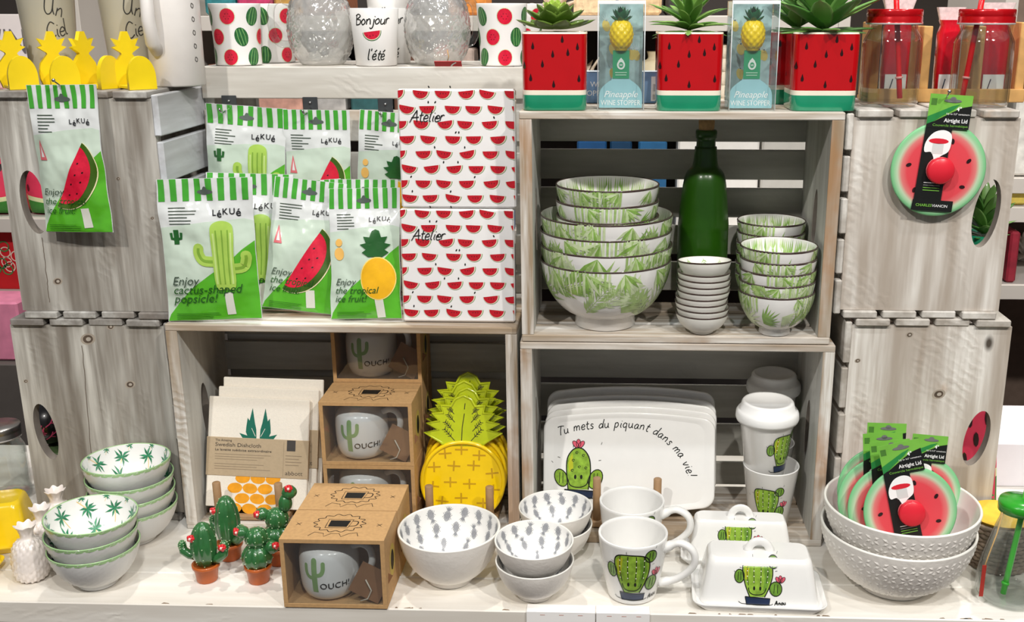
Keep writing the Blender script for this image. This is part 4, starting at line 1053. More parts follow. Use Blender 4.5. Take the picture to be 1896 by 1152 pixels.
        cr = [(-.1, 0), (-.19, .06), (-.13, .1), (-.22, .17), (-.13, .19), (-.17, .28), (-.08, .27), (-.05, .36), (0, .38), (.05, .36), (.08, .27), (.17, .28), (.13, .19), (.22, .17), (.13, .1), (.19, .06), (.1, 0)]
        D.poly([(U(.67) + p[0]*wd, V(.475) + p[1]*wd) for p in cr], PC, 7)
        D.poly(ell(U(.14), V(.50), wd*.07, wd*.09, 0, 14), PALEOR, 4); D.poly(ell(U(.14), V(.585), wd*.05, wd*.055, 0, 12), PALEOR, 5)
        lines = ['Enjoy', 'the tropical', 'ice fruit!']
    for i, t in enumerate(lines): D.text(t, U(.08), V(.262 - .064*i), .0125*wd/.13, TXD if i else TXG, 9, shear=.28)
    for i in range(4): D.line(Q([(.1, .055 - i*.013), (.1 + rnd.uniform(.38, .5), .055 - i*.013)]), .0006, TXD, 9)
    return mb.build('popsicle_bag')
BW, BH = .128, .198
def putbag(kind, seed, cx, ypix_b, Yb, lean, rz, tilt, label, w_=BW, h_=BH, z=None, group='striped popsicle mould bags', puff=.009):
    o = bag(kind, w_, h_, seed, puff); o.location = (X(cx, ypix_b, Yb), Yb, ZLL + .0006 if z is None else z)
    o.location.z += abs(math.sin(tilt))*w_/2 + .0012; o.rotation_euler = (-lean, tilt, rz); tag(o, label, 'bag', group); return o
putbag('cactus', 1, 399, 580, 1.384, R(5), .08, -.02, 'cactus popsicle bag at the front left of the ledge', .129, .196)
putbag('melon', 2, 552, 582, 1.418, R(13), -.04, .10, 'watermelon popsicle bag in the middle of the front row, leaning', .104, .186, puff=.007)
putbag('pineapple', 3, 678, 584, 1.396, R(13), .0, -.02, 'pineapple popsicle bag standing at the front next to the napkins', .100, .182, puff=.008)
putbag('cactus', 4, 462, 570, 1.440, R(10), .0, .02, 'cactus popsicle bag tucked behind the front cactus bag', .125, .194, puff=.006)
putbag('melon', 5, 588, 570, 1.460, R(10), .0, -.08, 'watermelon popsicle bag tucked behind the front watermelon bag', .105, .178, puff=.006)
putbag('pineapple', 6, 676, 570, 1.438, R(10), .0, .0, 'pineapple popsicle bag tucked behind the front pineapple bag', .098, .188, puff=.005)
def hangbag(kind, seed, cx, ytop, Yh, w_, h_, tilt, label, puff=.007):
    zt = Z(cx, ytop, Yh); return putbag(kind, seed, cx, ytop, Yh, R(2), 0, tilt, label, w_, h_, z=zt - h_, puff=puff)
hangbag('cactus', 7, 438, 203, 1.524, .118, .182, .07, 'cactus popsicle bag hanging in the back row at left')
hangbag('melon', 8, 580, 206, 1.524, .098, .182, .01, 'watermelon popsicle bag hanging in the middle of the back row')
hangbag('pineapple', 9, 700, 214, 1.524, .088, .18, .09, 'pineapple popsicle bag hanging in the back row beside the napkins')
# bag that slipped behind the lower crate, only its green corner shows in the gap
o = bag('pineapple', .100, .15, 11, .004); p = at(588, 620, 1.565); o.location = (p.x, 1.5625 - .012, p.z - .0); o.rotation_euler = (0, .13, 0)
bpy.data.objects.remove(o)
# black hook plates on the slat gap
for i, (px_, py_) in enumerate(((425, 192), (575, 195), (714, 198))):
    e = empty('hook_plate', at(px_, py_ , YB - .0012)); tag(e, ['black hook plate holding the left hanging cactus bag', 'black hook plate holding the middle hanging watermelon bag', 'black hook plate holding the right hanging pineapple bag'][i], 'hook', 'hook plates on the slatted crate')
    MB().box(-.011, .011, -.0015, 0, -.010, .012, M('55585A', .35, 'dark_metal_plate', metal=.6, var=.1), .0006).build('plate', e)
    mb = MB(); mb.tube([(0, -.001, -.004), (0, -.016, -.008), (0, -.034, -.010), (0, -.044, -.004)], .0016, STEEL, 8); mb.build('prong', e)
    MB().ball((0, -.002, .004), .0022, STEEL, 6).build('screw', e)
# bag on the left crate, with its pin
o = bag('melon', .098, .196, 12, .007); zt = Z(122, 158, YL - .03); o.location = (X(131, 300, YL - .022), YL - .022, zt - .196); o.rotation_euler = (-.02, -.015, -.10)
tag(o, 'watermelon popsicle bag pinned to the end of the upper left crate', 'bag', 'striped popsicle mould bags')
def pin(px_, py0, py1, Yw, lab, rx=0):
    e = MB(); a = at(px_, py1, Yw); mb = MB()
    mb.tube([Vector((0, .0, 0)), Vector((-.002, -.012, .012)), Vector((-.004, -.030, .022))], .0009, STEEL, 8); mb.ball((-.004, -.030, .0225), .0024, STEEL, 8)
    o = mb.build('wall_pin', None, a); tag(o, lab, 'pin'); return o
pin(130, 140, 178, YL - .0005, 'steel pin holding the watermelon bag on the left crate')
# ---------------------------------------------------------------- napkin packs
NAP = M('F1EFEE', .2, 'napkin_white_wrapped', coat=.9, var=.015, bump=.4, bscale=30)
NR = M('BF1827', .25, 'napkin_melon_red', coat=.8, var=.12, scale=300); NG = M('7F9A62', .25, 'napkin_rind', coat=.8, var=.05); NC = M('EFE7D2', .25, 'napkin_cream', coat=.8, var=0)
def napkins(w_, h_, seed, sign=True):
    mb = MB(); mb.box(-w_/2, w_/2, 0, .022, 0, h_, NAP, .0025)
    rnd = random.Random(seed); D = Decal(mb, planefn((0, 0, 0)), .05)
    def clip(p, lo, hi):   # clip polygon to the face in u
        for s_, b in ((1, lo), (-1, -hi)):
            out = []
            for i in range(len(p)):
                a, c = p[i], p[(i+1) % len(p)]; ia, ic = a[0]*s_ >= b, c[0]*s_ >= b
                if ia: out.append(a)
                if ia != ic: t = (b*s_ - a[0])/(c[0]-a[0]) ; t = (s_*b - a[0])/(c[0]-a[0]); out.append((a[0]+t*(c[0]-a[0]), a[1]+t*(c[1]-a[1])))
            p = out
            if not p: return p
        return p
    lo, hi = -w_/2 + .0012, w_/2 - .0012
    rows = 8; rh = h_/rows
    for r_ in range(rows):
        y = h_ - rh*(r_ + .42)
        for k in range(7):
            x = -w_/2 + w_*(k + (.02 if r_ % 2 == 0 else .38))/5.15 + rnd.uniform(-.002, .002); a = rnd.uniform(-.2, .2); s_ = w_*.073
            half = [(s_*1.0*math.cos(t), -s_*1.0*math.sin(t)) for t in [PI*i/12 for i in range(13)]]
            for m_, sc, ly, dx in ((NG, 1.0, 1, .0), (NC, .95, 2, -.0004), (NR, .88, 3, -.0008)):
                q = clip([(px_ + dx, py_) for px_, py_ in xf(half, x, y + .006, sc, a)], lo, hi)
                if len(q) > 2: D.poly(q, m_, ly)
            if lo + .01 < x < hi - .01:
                for j in range(3): D.poly(ell(x + (j-1)*.0035, y + .0025, .0005, .0009, 0, 6), SEED, 4)
        for k in range(2):
            x = rnd.uniform(-w_*.42, w_*.42); D.poly(ell(x, y + rh*.56, .0010, .0018, rnd.uniform(-.6, .6), 8), M('20231F', .3, 'napkin_seed', coat=.8, var=0), 2)
    D.hand('Atelier', straight(-w_*.40, h_*.73, .02), .0155, .0013, BLACK, 6, slant=.25, gap=.02)
    o = mb.build('napkin_pack'); return o
Yn = 1.388; n1 = napkins(.1555, .1575, 1); xa_ = X(850, 590, Yn)
n1.location = (xa_, Yn, ZLL + .0018); n1.rotation_euler = (-R(2.5), 0, 0); tag(n1, 'wrapped watermelon napkin pack at the bottom of the pair', 'napkins', 'watermelon napkin packs')
n2 = n1.copy(); COL.objects.link(n2); n2.location = (xa_ + .003, Yn + .0085, ZLL + .1602); n2.rotation_euler = (-R(1.5), .0, .0); n2['label'] = 'wrapped watermelon napkin pack standing on top of the other one'
# ---------------------------------------------------------------- dishcloths
CLO = M('F1EADD', .85, 'cellulose_cloth', var=.03, scale=300, bump=.3, bscale=900)
CG2 = M('166B58', .6, 'dishcloth_leaf_green', var=.08); OR = M('F0A21E', .6, 'dishcloth_orange', var=.12, scale=90); KB = M('B9A588', .8, 'kraft_band', var=.04, scale=200); DK = M('4A433C', .7, 'band_text', var=0)
def dishcloth(full=True):
    e = empty('dishcloth', (0, 0, 0)); w_, h_ = .150, .163; mb = MB(); mb.box(-w_/2, w_/2, 0, .005, 0, h_, CLO, .0012)
    D = Decal(mb, planefn((0, 0, 0)), .05); cy = .1045
    for s_ in (-1, 1):
        D.poly([(s_*.0025, cy - .001), (s_*.015, cy), (s_*.0185, cy + .008), (s_*.018, cy + .016), (s_*.0165, cy + .029), (s_*.0135, cy + .025), (s_*.0095, cy + .044), (s_*.0055, cy + .022), (s_*.003, cy + .012)], CG2, 0)
        D.poly([(s_*.003, cy - .001), (s_*.014, cy + .002), (s_*.028, cy + .006), (s_*.023, cy - .001)], CG2, 1); D.line([(s_*.004, cy + .002), (s_*.010, cy + .014)], .0007, CLO, 2)
    for r_ in range(4):
        for k in range(-2, 3):
            x = k*.0225 + (.01125 if r_ % 2 else 0) + .002; y = .044 - r_*.0150
            if abs(x) < .034: D.poly(smoothpts(xf(ell(0, 0, .0112, .0078, 0, 6), x, y, 1, .2*((k + r_) % 2) - .1), 3, True), OR, 0)
    mb.build('cloth', e)
    mb = MB(); mb.box(-w_/2 - .0008, w_/2 + .0008, -.0009, .0058, .0465, .1035, KB, .0004)
    D = Decal(mb, planefn((0, -.0009, 0)), .05)
    D.text('The Amazing', -w_*.42, .0975, .0034, DK); D.text('Swedish Dishcloth', -w_*.42, .0900, .0058, DK, width=.068)
    D.text('La lavette suédoise extraordinaire', -w_*.42, .0835, .0036, DK, width=.084, off=.008)
    for i in range(7):
        if i != 3: D.line([(-w_*.42, .0785 - i*.0036), (-w_*.42 + .083 - .01*(i % 3), .0785 - i*.0036)], .0006, M('8C7C66', .8, 'fine_print', var=0))
    D.poly(rect(w_*.29, .087, w_*.375, .1030), M('46423F', .7, 'dark_badge', var=.1)); 
    for i in range(4): D.line([(w_*.28, .0800 - i*.0046), (w_*.28 + .024 - .004*(i % 2), .0800 - i*.0046)], .0008, M('8C7C66', .8, 'fine_print', var=0))
    D.text('abbott', w_*.28, .0515, .0062, DK, width=.026, off=-.005)
    D.line([(w_*.26, .049), (w_*.26, .101)], .0003, M('8C7C66', .8, 'fine_print', var=0))
    mb.build('paper_band', e); return e
dc = dishcloth(); tag(dc, 'Swedish dishcloth in kraft band, the front one with leaf print in full view', 'dishcloth', 'dishcloths leaning in the wooden rack')
zb_ = .0225; Yd = 1.393
dc.location = (X(477, 985, Yd), Yd, zb_); dc.rotation_euler = (-R(15), .035, 0)
dup(dc, (X(477, 985, Yd) + .012, Yd + .014, zb_ + .011), None, 'dishcloth behind the front one, only two leaf tips showing').rotation_euler = (-R(14), .03, 0)
dup(dc, (X(477, 985, Yd) + .018, Yd + .027, zb_ + .022), None, 'rearmost dishcloth of the row, its plain top edge showing').rotation_euler = (-R(13), .02, 0)
def rack(px_l, px_r, Yf, dep, htop, label, n=5, z0=0.0108):
    xl, xr_ = X(px_l, 950, Yf), X(px_r, 950, Yf); cx = (xl + xr_)/2; W = (xr_ - xl)/2
    e = empty('plate_rack', (cx, Yf, z0), 0, label, 'rack', 'wooden dowel racks')
    for s_ in (-1, 1): MB().box(s_*W - .008, s_*W + .008, -.012, dep, .0003, .010, DOWEL, .0015).build('runner', e)
    for yy in (.010, dep*.55, dep - .008): MB().box(-W + .0083, W - .0083, yy - .005, yy + .005, .001, .008, DOWEL, .001).build('cross_bar', e)
    for s_ in (-1, 1):
        for yy in ((-.004,) + ((dep - .012,) if n > 1 else ())):
            mb = MB(); mb.lathe([(0, 0), (.0058, 0), (.0058, htop - .001), (.0048, htop), (0, htop)], DOWEL, 24, (s_*W, yy, .0101)); mb.build('dowel', e)
    return e
rack(408, 521, 1.378, .10, Z(460, 890, 1.374) - .0203, 'wooden dowel rack under the dishcloths, two dowels in front', 1, .0068)
# ---------------------------------------------------------------- kraft mug boxes
def mugbox(w_=.132, h_=.096, d_=.079):
    e = empty('boxed_mug', (0, 0, 0)); t = .0016; mb = MB(); W = w_/2; f = .0055
    mb.box(-W, W, 0, d_, 0, t, CARD, .0003); mb.box(-W, W, 0, d_, h_-t, h_, CARD, .0003)
    mb.box(-W, -W+t, 0, d_, t, h_-t, CARD, .0002); mb.box(W-t, W, 0, d_, t, h_-t, CARD, .0002); mb.box(-W+t, W-t, d_-t, d_, t, h_-t, CARD)
    # frame lip round the window
    mb.box(-W, W, -.0008, .0002, 0, f, CARD, .0002); mb.box(-W, W, -.0008, .0002, h_-f, h_, CARD, .0002); mb.box(-W, -W+f, -.0008, .0002, f, h_-f, CARD, .0002); mb.box(W-f, W, -.0008, .0002, f, h_-f, CARD, .0002)
    D = Decal(mb, planefn((0, d_/2, h_), (1, 0, 0), (0, 1, 0), (0, 0, 1)), .05)
    sun = [((.031 + .0028*math.cos(14*a))*math.cos(a), (.0225 + .002*math.cos(14*a))*math.sin(a) + .004) for a in [2*PI*i/112 for i in range(113)]]
    D.line(sun, .0011, BLACK); D.poly([(-.013, -.006), (.011, -.006), (.013, .011), (-.013, .011)], BLACK); D.line([(-.016, -.009), (.013, -.009), (.016, .014), (-.016, .014), (-.016, -.009)], .0009, BLACK)
    D.line(smoothpts([(.015, .010), (.023, .008), (.022, -.002), (.013, -.004)], 5), .0014, BLACK)
    rib = [(-.032, -.031), (-.026, -.021), (-.014, -.024), (-.012, -.032), (-.004, -.024), (.006, -.024), (.010, -.032), (.018, -.024), (.028, -.021), (.031, -.030)]
    D.line(rib, .0009, BLACK)
    for s_ in (-1, 1):
        D.line([(s_*.052 - .003, -.003), (s_*.052 + .003, .003)], .0007, BLACK); D.line([(s_*.052 - .003, .003), (s_*.052 + .003, -.003)], .0007, BLACK)
    D2 = Decal(mb, planefn((W, d_/2, h_/2), (0, 1, 0), (0, 0, 1), (1, 0, 0)), .05); D2.poly(ell(0, 0, .016, .022, 0, 20), M('C8B05A', .7, 'side_print', var=.15)); D2.poly(ell(0, 0, .009, .014, 0, 20), BLACK, 1)
    mb.build('box', e)
    mb = MB(); mb.box(-W + f - .001, W - f + .001, -.0004, -.0001, f - .001, h_ - f + .001, thin('window_film', 'F4F6F7', .5, 18, .05, .02, power=2.5, gain=.5, rough=.06)); mb.build('window', e)
    # mug inside
    mug = empty('mug', (0, 0, 0)); mug.parent = e; mug.location = (-.016, d_/2 + .001, t + .0004)
    mb = MB(); r0 = .0378; pr = smoothpts([(.020, 0), (.030, .003), (.0358, .014), (.0378, .032), (.0378, .053), (.0352, .067), (.026, .075), (.0225, .079)], 5)
    mb.lathe([(0, .001)] + pr, WHITE, 80); mb.lathe([(.0225, .079), (.0222, .0815), (.0212, .0822), (.0204, .0812), (.0206, .078)], M('B6C5B0', .3, 'sage_rim', coat=.4, var=.05), 80)
    mb.lathe([(p[0] - .002, max(.003, p[1])) for p in pr[::-1]] + [(0, .003)], WHITE, 48)
    FN = lathefn(pr, r0); D = Decal(mb, FN, .004); cg = M('8FB274', .3, 'sage_cactus_print', coat=.4, var=.15)
    cx, cy = -.010, .052
    D.line([(cx, cy - .026), (cx, cy + .0185)], .0075, cg, 0); D.poly(ell(cx, cy + .0185, .0037, .0037, 0, 12), cg, 0)
    for s_, y0 in ((-1, .0), (1, .004)):
        D.line(smoothpts([(cx, cy + y0 - .006), (cx + s_*.008, cy + y0 - .004), (cx + s_*.0115, cy + y0 + .002), (cx + s_*.012, cy + y0 + .011)], 4), .0052, cg, 1); D.poly(ell(cx + s_*.012, cy + y0 + .011, .0026, .0026, 0, 10), cg, 1)
    x = cx + .006
    for ch in 'OUCH!':
        for dx_, dy_ in ((0, 0), (.0006, .0007)): wv = D.text(ch, x + dx_, cy - .021 + dy_, .0085, BLACK, 2, off=-.01)
        x += wv + .0012
    mb.build('mug_body', e).location = mug.location
    mb = MB(); pts = smoothpts([(.031, .066), (.046, .072), (.058, .066), (.060, .048), (.050, .032), (.035, .024)], 6)
    aa = R(-12); mb.tube([(p[0]*math.cos(aa), p[0]*math.sin(aa), p[1]) for p in pts], .0046, WHITE, 12); mb.build('mug_handle', e).location = mug.location
    tg = MB(); tm = Matrix.Translation((.043, .010, .030)) @ Matrix.Rotation(R(28), 4, 'Y') @ Matrix.Rotation(R(-10), 4, 'X')
    tg.box(-.021, .021, -.0005, .0005, -.020, .022, M('8A6242', .8, 'kraft_tag', var=.1), 0, tm); tg.tube([(.038, .008, .036), (.045, .006, .022), (.04, .006, .010), (.030, .007, .006)], .0009, M('D6CDBB', .9, 'twine', var=.1), 6); tg.build('gift_tag', e)
    bpy.data.objects.remove(mug)
    return e
bx = mugbox(); pf = onz(628, 1126); bx.location = (pf.x - .004, pf.y, .0003); bx.rotation_euler.z = .0
tag(bx, 'kraft window box with cactus mug, nearest the table edge', 'boxed mug', 'boxed cactus mugs')
BH_ = .096
dup(bx, (pf.x - .003, pf.y + .0815, .0003), .0, 'kraft mug box directly behind the front one')
xA = X(678, 780, 1.372) - .001; YA = 1.3725 + .002
ZA = .0064
dup(bx, (xA, YA, ZA), .0, 'bottom kraft mug box of the middle column, mostly covered')
dup(bx, (xA, YA, ZA + BH_ + .0004), .0, 'upper kraft mug box of the middle column, cactus mug in clear view')
xB = X(697, 670, 1.455)
for i in range(3): dup(bx, (xB, 1.4565, ZA + (BH_ + .0004)*i), .0, ['kraft mug box at the bottom of the rear column, hidden', 'second kraft mug box of the rear column, hidden behind the middle one', 'topmost kraft mug box of the rear column, in the shade of the crate top'][i])
# ---------------------------------------------------------------- pineapple plates
PYG = M('F7CF12', .15, 'pineapple_plate_yellow', coat=.8, var=.04); PGR = M('BCC91F', .15, 'pineapple_plate_lime', coat=.8, var=.08); PMK = M('C79A1B', .2, 'plate_cross_mark', coat=.8, var=.1); PLN = M('3E3A22', .2, 'plate_leaf_line', coat=.8, var=.05)
def pine_plate():
    e = empty('pineapple_plate', (0, 0, 0)); rx, ry = .0605, .0575
    body = [(rx*(abs(math.cos(a))**.92)*(1 if math.cos(a) > 0 else -1), ry + ry*math.sin(a)) for a in [2*PI*i/64 for i in range(64)]]
    mb = MB(); cr0 = 2*ry - .003
    half = [(.027, -.004), (.034, .004), (.058, .021), (.037, .026), (.0545, .038), (.036, .042), (.046, .056), (.030, .057), (.033, .071), (.018, .069), (.012, .082), (0, .089)]
    half = [(x, y*.80) for x, y in half]; crown = [(x, cr0 + y) for x, y in half] + [(-x, cr0 + y) for x, y in half[-2::-1]]
    fn = lambda u, v, w_: Vector((u, w_, v))
    mb.prism(body, fn, 0, .005, PYG, True); 
    mb.tube([(p[0]*.985, .0005, ry + (p[1]-ry)*.985) for p in body + body[:1]], .0032, PYG, 10, cap=False)
    D = Decal(mb, planefn((0, 0, 0)), .05)
    for i, (x, y) in enumerate(((-.026, .098), (-.002, .104), (.024, .096), (-.042, .078), (-.013, .080), (.016, .081), (.043, .070), (-.018, .056), (.010, .054), (-.044, .050), (.045, .046), (-.002, .033), (-.03, .028), (.03, .026))):
        a = rc.uniform(-.1, .1); D.line(xf([(-.0095, 0), (.0095, 0)], x, y, 1, a), .0024, PMK, 0); D.line(xf([(0, -.0075), (0, .0075)], x, y, 1, a), .0024, PMK, 1)
    mb.build('body', e)
    mb = MB(); mb.prism(crown, fn, 0, .0055, PGR, True)
    cs = crown; mb.tube([(p[0]*.97, .0008, p[1]) for p in cs], .0024, PGR, 8)
    D = Decal(mb, planefn((0, 0, 0)), .05)
    D.line([(-.002, cr0 + .005), (-.001, cr0 + .025), (.002, cr0 + .045)], .0012, PLN); D.line([(.002, cr0 + .051), (.003, cr0 + .060)], .0012, PLN)
    for s_ in (-1, 1):
        for (x, y, L_) in ((.012, .005, .024), (.014, .019, .019), (.012, .032, .016), (.013, .044, .011)):
            a = R(50) if s_ > 0 else R(130); bx_, by_ = s_*x, cr0 + y
            D.line([(bx_, by_), (bx_ + math.cos(a)*L_, by_ + math.sin(a)*L_*.95)], .0011, PLN)
            for k in range(2, 6):
                q = k/5.5; cx_, cy_ = bx_ + math.cos(a)*L_*q, by_ + math.sin(a)*L_*.95*q
                for d_ in (-.85, .85): D.line([(cx_, cy_), (cx_ + math.cos(a + d_)*.0045, cy_ + math.sin(a + d_)*.0045)], .0009, PLN)
    mb.build('crown', e); return e
pp = pine_plate(); Ypp = 1.385; zpp = .0125
pp.location = (X(857, 985, Ypp), Ypp, zpp); pp.rotation_euler = (-R(14), 0, 0); tag(pp, 'yellow pineapple plate at the front of its rack, facing out', 'plate', 'pineapple shaped plates')
for i, (dx, dy, dz, ty, lb) in enumerate(((.001, .013, .007, .02, 'yellow pineapple plate second in the rack, crown tips showing'), (.004, .026, .013, -.03, 'yellow pineapple plate third in the rack, its side just showing'), (.003, .040, .021, .0, 'pineapple plate at the back of the rack, in deep shade'))):
    dup(pp, (pp.location.x + dx, Ypp + dy, zpp + dz), None, lb).rotation_euler = (-R(13), ty, 0)
rack(797, 908, 1.366, .13, Z(850, 896, 1.362) - .0203, 'wooden dowel rack with the pineapple plates', 1, .0068)
# ---------------------------------------------------------------- square cactus plates
def sq_plate(text):
    mb = MB(); w_, h_ = .250, .127
    def outline(sc=1.0):
        W, H = w_/2*sc, h_*.5*sc; r = .016*sc; out = []
        for cx, cy, a0 in ((W-r, H-r, 0), (-W+r, H-r, PI/2), (-W+r, -H+r, PI), (W-r, -H+r, 1.5*PI)):
            for i in range(7): a = a0 + PI/2*i/6; out.append((cx + r*math.cos(a), cy + r*math.sin(a)))
        res = []
        for i in range(len(out)):       # bowed long sides
            a, b = out[i], out[(i+1) % len(out)]; n = 10 if abs(a[0]-b[0]) > .05 else 1
            for k in range(n):
                t = k/n; x = a[0]+(b[0]-a[0])*t; y = a[1]+(b[1]-a[1])*t
                res.append((x, y + (.010*(1 - (x/W)**2) * (1 if y > 0 else -1))))
        return [(x, y + h_/2 + .010) for x, y in res]
    rings = []
    for sc, y in ((.55, .006), (.72, .006), (.965, .004), (1.0, .0015), (1.003, 0), (.995, -.0018), (.975, -.0022), (.93, -.0012), (.88, 0)): rings.append([(p[0], y, p[1]) for p in outline(sc)])
    cyy = h_/2 + .010
    rings = [[(p[0], p[1], (p[2] - 0)) for p in r_] for r_ in rings]
    base = outline(1.0); rings = []
    for sc, y in ((.5, .006), (.8, .006), (.965, .004), (1.0, .0015), (1.003, 0), (.995, -.0018), (.975, -.0022), (.93, -.0012), (.88, 0)): rings.append([(p[0]*sc, y, cyy + (p[1]-cyy)*sc) for p in base])
    loft(mb, rings, WHITE)
    D = Decal(mb, planefn((0, 0, 0)), .05)
    # round well, drawn by a shallow raised ring
    A0 = (-.075, .118); 
    def path(d):
        # gentle rise, level, then bending down the right side
        H_ = h_ + .02; P = [(-.104, H_ - .036), (-.07, H_ - .027), (-.03, H_ - .023), (.01, H_ - .024), (.04, H_ - .034), (.060, H_ - .050), (.076, H_ - .070), (.086, H_ - .092), (.090, H_ - .12)]
        P = smoothpts(P, 8); acc = 0
        for i in range(len(P)-1):
            L_ = math.hypot(P[i+1][0]-P[i][0], P[i+1][1]-P[i][1])
            if acc + L_ >= d: t = (d-acc)/L_; return (P[i][0]+(P[i+1][0]-P[i][0])*t, P[i][1]+(P[i+1][1]-P[i][1])*t, math.atan2(P[i+1][1]-P[i][1], P[i+1][0]-P[i][0]))
            acc += L_
        return (P[-1][0], P[-1][1], -1.3)
    if text: D.hand(text, path, .0135 if len(text) > 22 else .0105, .0013, INK, 1, slant=.15, gap=.10)
    cactus_mug(D, -.074, .020, .074, style=1, sign=False)
    return mb.build('cactus_plate')
Yc_ = 1.400; zc_ = .0222
cp = sq_plate('Tu mets du piquant dans ma vie!'); cp.location = (X(1163, 985, Yc_) , Yc_, zc_); cp.rotation_euler = (-R(15), 0, 0)
tag(cp, 'white plate with cactus and handwriting in full view, frontmost in the rack', 'plate', 'cactus plates leaning in the rack')
cp2 = sq_plate('Les problèmes ont l\'é'); tag(cp2, 'shaded cactus plate standing rearmost, handwriting along its top edge', 'plate', 'cactus plates leaning in the rack')
x_ = cp.location.x
for i, (dx, dy, dz) in enumerate(((.0015, .012, .005), (.003, .024, .010), (.003, .037, .014))):
    o = cp.copy(); COL.objects.link(o); o.location = (x_ + dx*1.2, Yc_ + dy, zc_ + dz); o.rotation_euler = (-R(14.5 - i), 0, 0)
    o['label'] = ['second cactus plate in the rack, only its top edge showing', 'third cactus plate in the rack, its light rim showing', 'fourth cactus plate in the rack, its rim partly shaded'][i]
cp2.location = (x_ + .003, Yc_ + .054, zc_ + .022); cp2.rotation_euler = (-R(11), 0, 0)
rack(1105, 1216, 1.384, .12, Z(1160, 886, 1.380) - .0203, 'wooden dowel rack with the square cactus plates', 1)
# ---------------------------------------------------------------- travel cups
SIL = M('F6F6F4', .35, 'silicone_white', var=.01)
def tcup(lid=True):
    e = empty('travel_cup', (0, 0, 0)); h = .092; pr = [(.0265, 0), (.0275, .001), (.0395, h)]
    mb = MB(); mb.lathe([(0, .001)] + pr + [(.0400, h + .001), (.0392, h + .002), (.0380, h + .001), (.0375, h), (.026, .004), (0, .004)], WHITE, 80)
    D = Decal(mb, lathefn(pr[1:], .0395, -PI/2), .004); cactus_mug(D, -.012 if not lid else .026, .012, .058, ball_left=lid, sign=False)
    mb.build('cup', e)
    if lid:
        mb = MB(); mb.lathe([(.0395, h - .010), (.0430, h - .010), (.0445, h - .006), (.0440, h + .002), (.0415, h + .006), (.0385, h + .0065), (.0365, h + .016), (.0345, h + .0185), (.031, h + .0185), (.0295, h + .0165), (.0, h + .0155)], SIL, 80)
        mb.build('lid', e)
    return e
Yt = 1.396; ZF = .0109
tc1 = tcup(False); tc1.location = (X(1424, 930, Yt), Yt, ZF); tag(tc1, 'white travel cup with cactus print, the lower one of the front pair', 'travel cup', 'white cactus travel cups')
tc2 = tcup(True); tc2.location = (X(1419, 800, Yt) , Yt, ZF + .080); tag(tc2, 'lidded white travel cup stacked inside the open front cup', 'travel cup', 'white cactus travel cups')
x2 = X(1431, 740, 1.478); dup(tc1, (x2, 1.4795 - .001, ZF), 1.5, 'white travel cup at the back, under the shaded lidded cup').scale = (.9, .9, 1); 
dup(tc2, (x2, 1.4795 - .001, ZF + .092), 1.2, 'lidded white travel cup at the back in the shade').scale = (.9, .9, 1)
# ---------------------------------------------------------------- plants and melon pots on the upper crate
def blade(mb, base, az, el, L, wd, curve, m, n=8, thick=.16, shape=.5, fold=0):
    """leaf with a lens section; el = start elevation, curve = bend downwards over its length"""
    p = Vector(base); rings = []; k = 8
    for i in range(n + 1):
        t = i / n; e = el - curve * t; d = Vector((math.cos(az)*math.cos(e), math.sin(az)*math.cos(e), math.sin(e)))
        side = Vector((-math.sin(az), math.cos(az), 0)); up = side.cross(d) * -1
        up = d.cross(side)
        w_ = wd * (math.sin(PI * (t*.86 + .10)) ** shape) * (1 if t < 1 else .05) if shape else wd * (1 - t)
        rings.append([p + side*(w_*math.cos(2*PI*j/k)) + up*(w_*thick*math.sin(2*PI*j/k)) for j in range(k)])
        p = p + d * (L / n)
    loft(mb, rings, m)
RED = M('BB0A13', .14, 'watermelon_red_glaze', coat=.8, var=.03); PGRN = M('23906A', .16, 'pot_green_glaze', coat=.7, var=.05); PCRM = M('F3EAD6', .2, 'pot_cream_glaze', coat=.6, var=.03)
def melon_pot(w_=.0835, h_=.0965):
    e = empty('potted_succulent', (0, 0, 0)); W = w_/2; mb = MB(); nn = 7
    def md(a, r, z): return (r / ((abs(math.cos(a))**nn + abs(math.sin(a))**nn) ** (1/nn)), z)
    T = None; n = 96
    mb.lathe([(0, 0), (W*.965, 0), (W*.98, .0012), (W*.985, .0195)], PGRN, n, mod=md)
    mb.lathe([(W*.985, .0195), (W*.986, .0255)], PCRM, n, mod=md)
    mb.lathe([(W*.986, .0255), (W, h_ - .002)], RED, n, mod=md)
    mb.lathe([(W, h_ - .002), (W*.995, h_), (W*.96, h_ + .0003), (W*.93, h_ - .001), (W*.92, h_ - .012)], PCRM, n, mod=md)
    fy = lambda u, v: -(W*(.986 + .014*v/h_)) * max(.02, 1 - min(.999, abs(u/W))**nn) ** (1/nn)
    D = Decal(mb, lambda u, v, l: Vector((u, fy(u, v) - l, v)), .006)
    sd = M('2B0A0C', .2, 'painted_seed', coat=.6, var=0)
    for x, y in ((-.027, .080), (-.002, .070), (.017, .072), (.029, .079), (-.015, .058), (-.030, .041), (.031, .040), (-.001, .033), (-.038, .056), (.010, .088)):
        D.poly([(x, y + .0055), (x - .0019, y - .001), (x - .0016, y - .0032), (x, y - .0042), (x + .0016, y - .0032), (x + .0019, y - .001)], sd, 1)
    mb.build('pot', e)
    mb = MB(); mb.lathe([(0, h_ - .011), (W*.92, h_ - .012)], M('D9D2C4', .9, 'white_gravel', var=.2, bump=.8, scale=300), n, mod=md); mb.build('gravel', e)
    return e
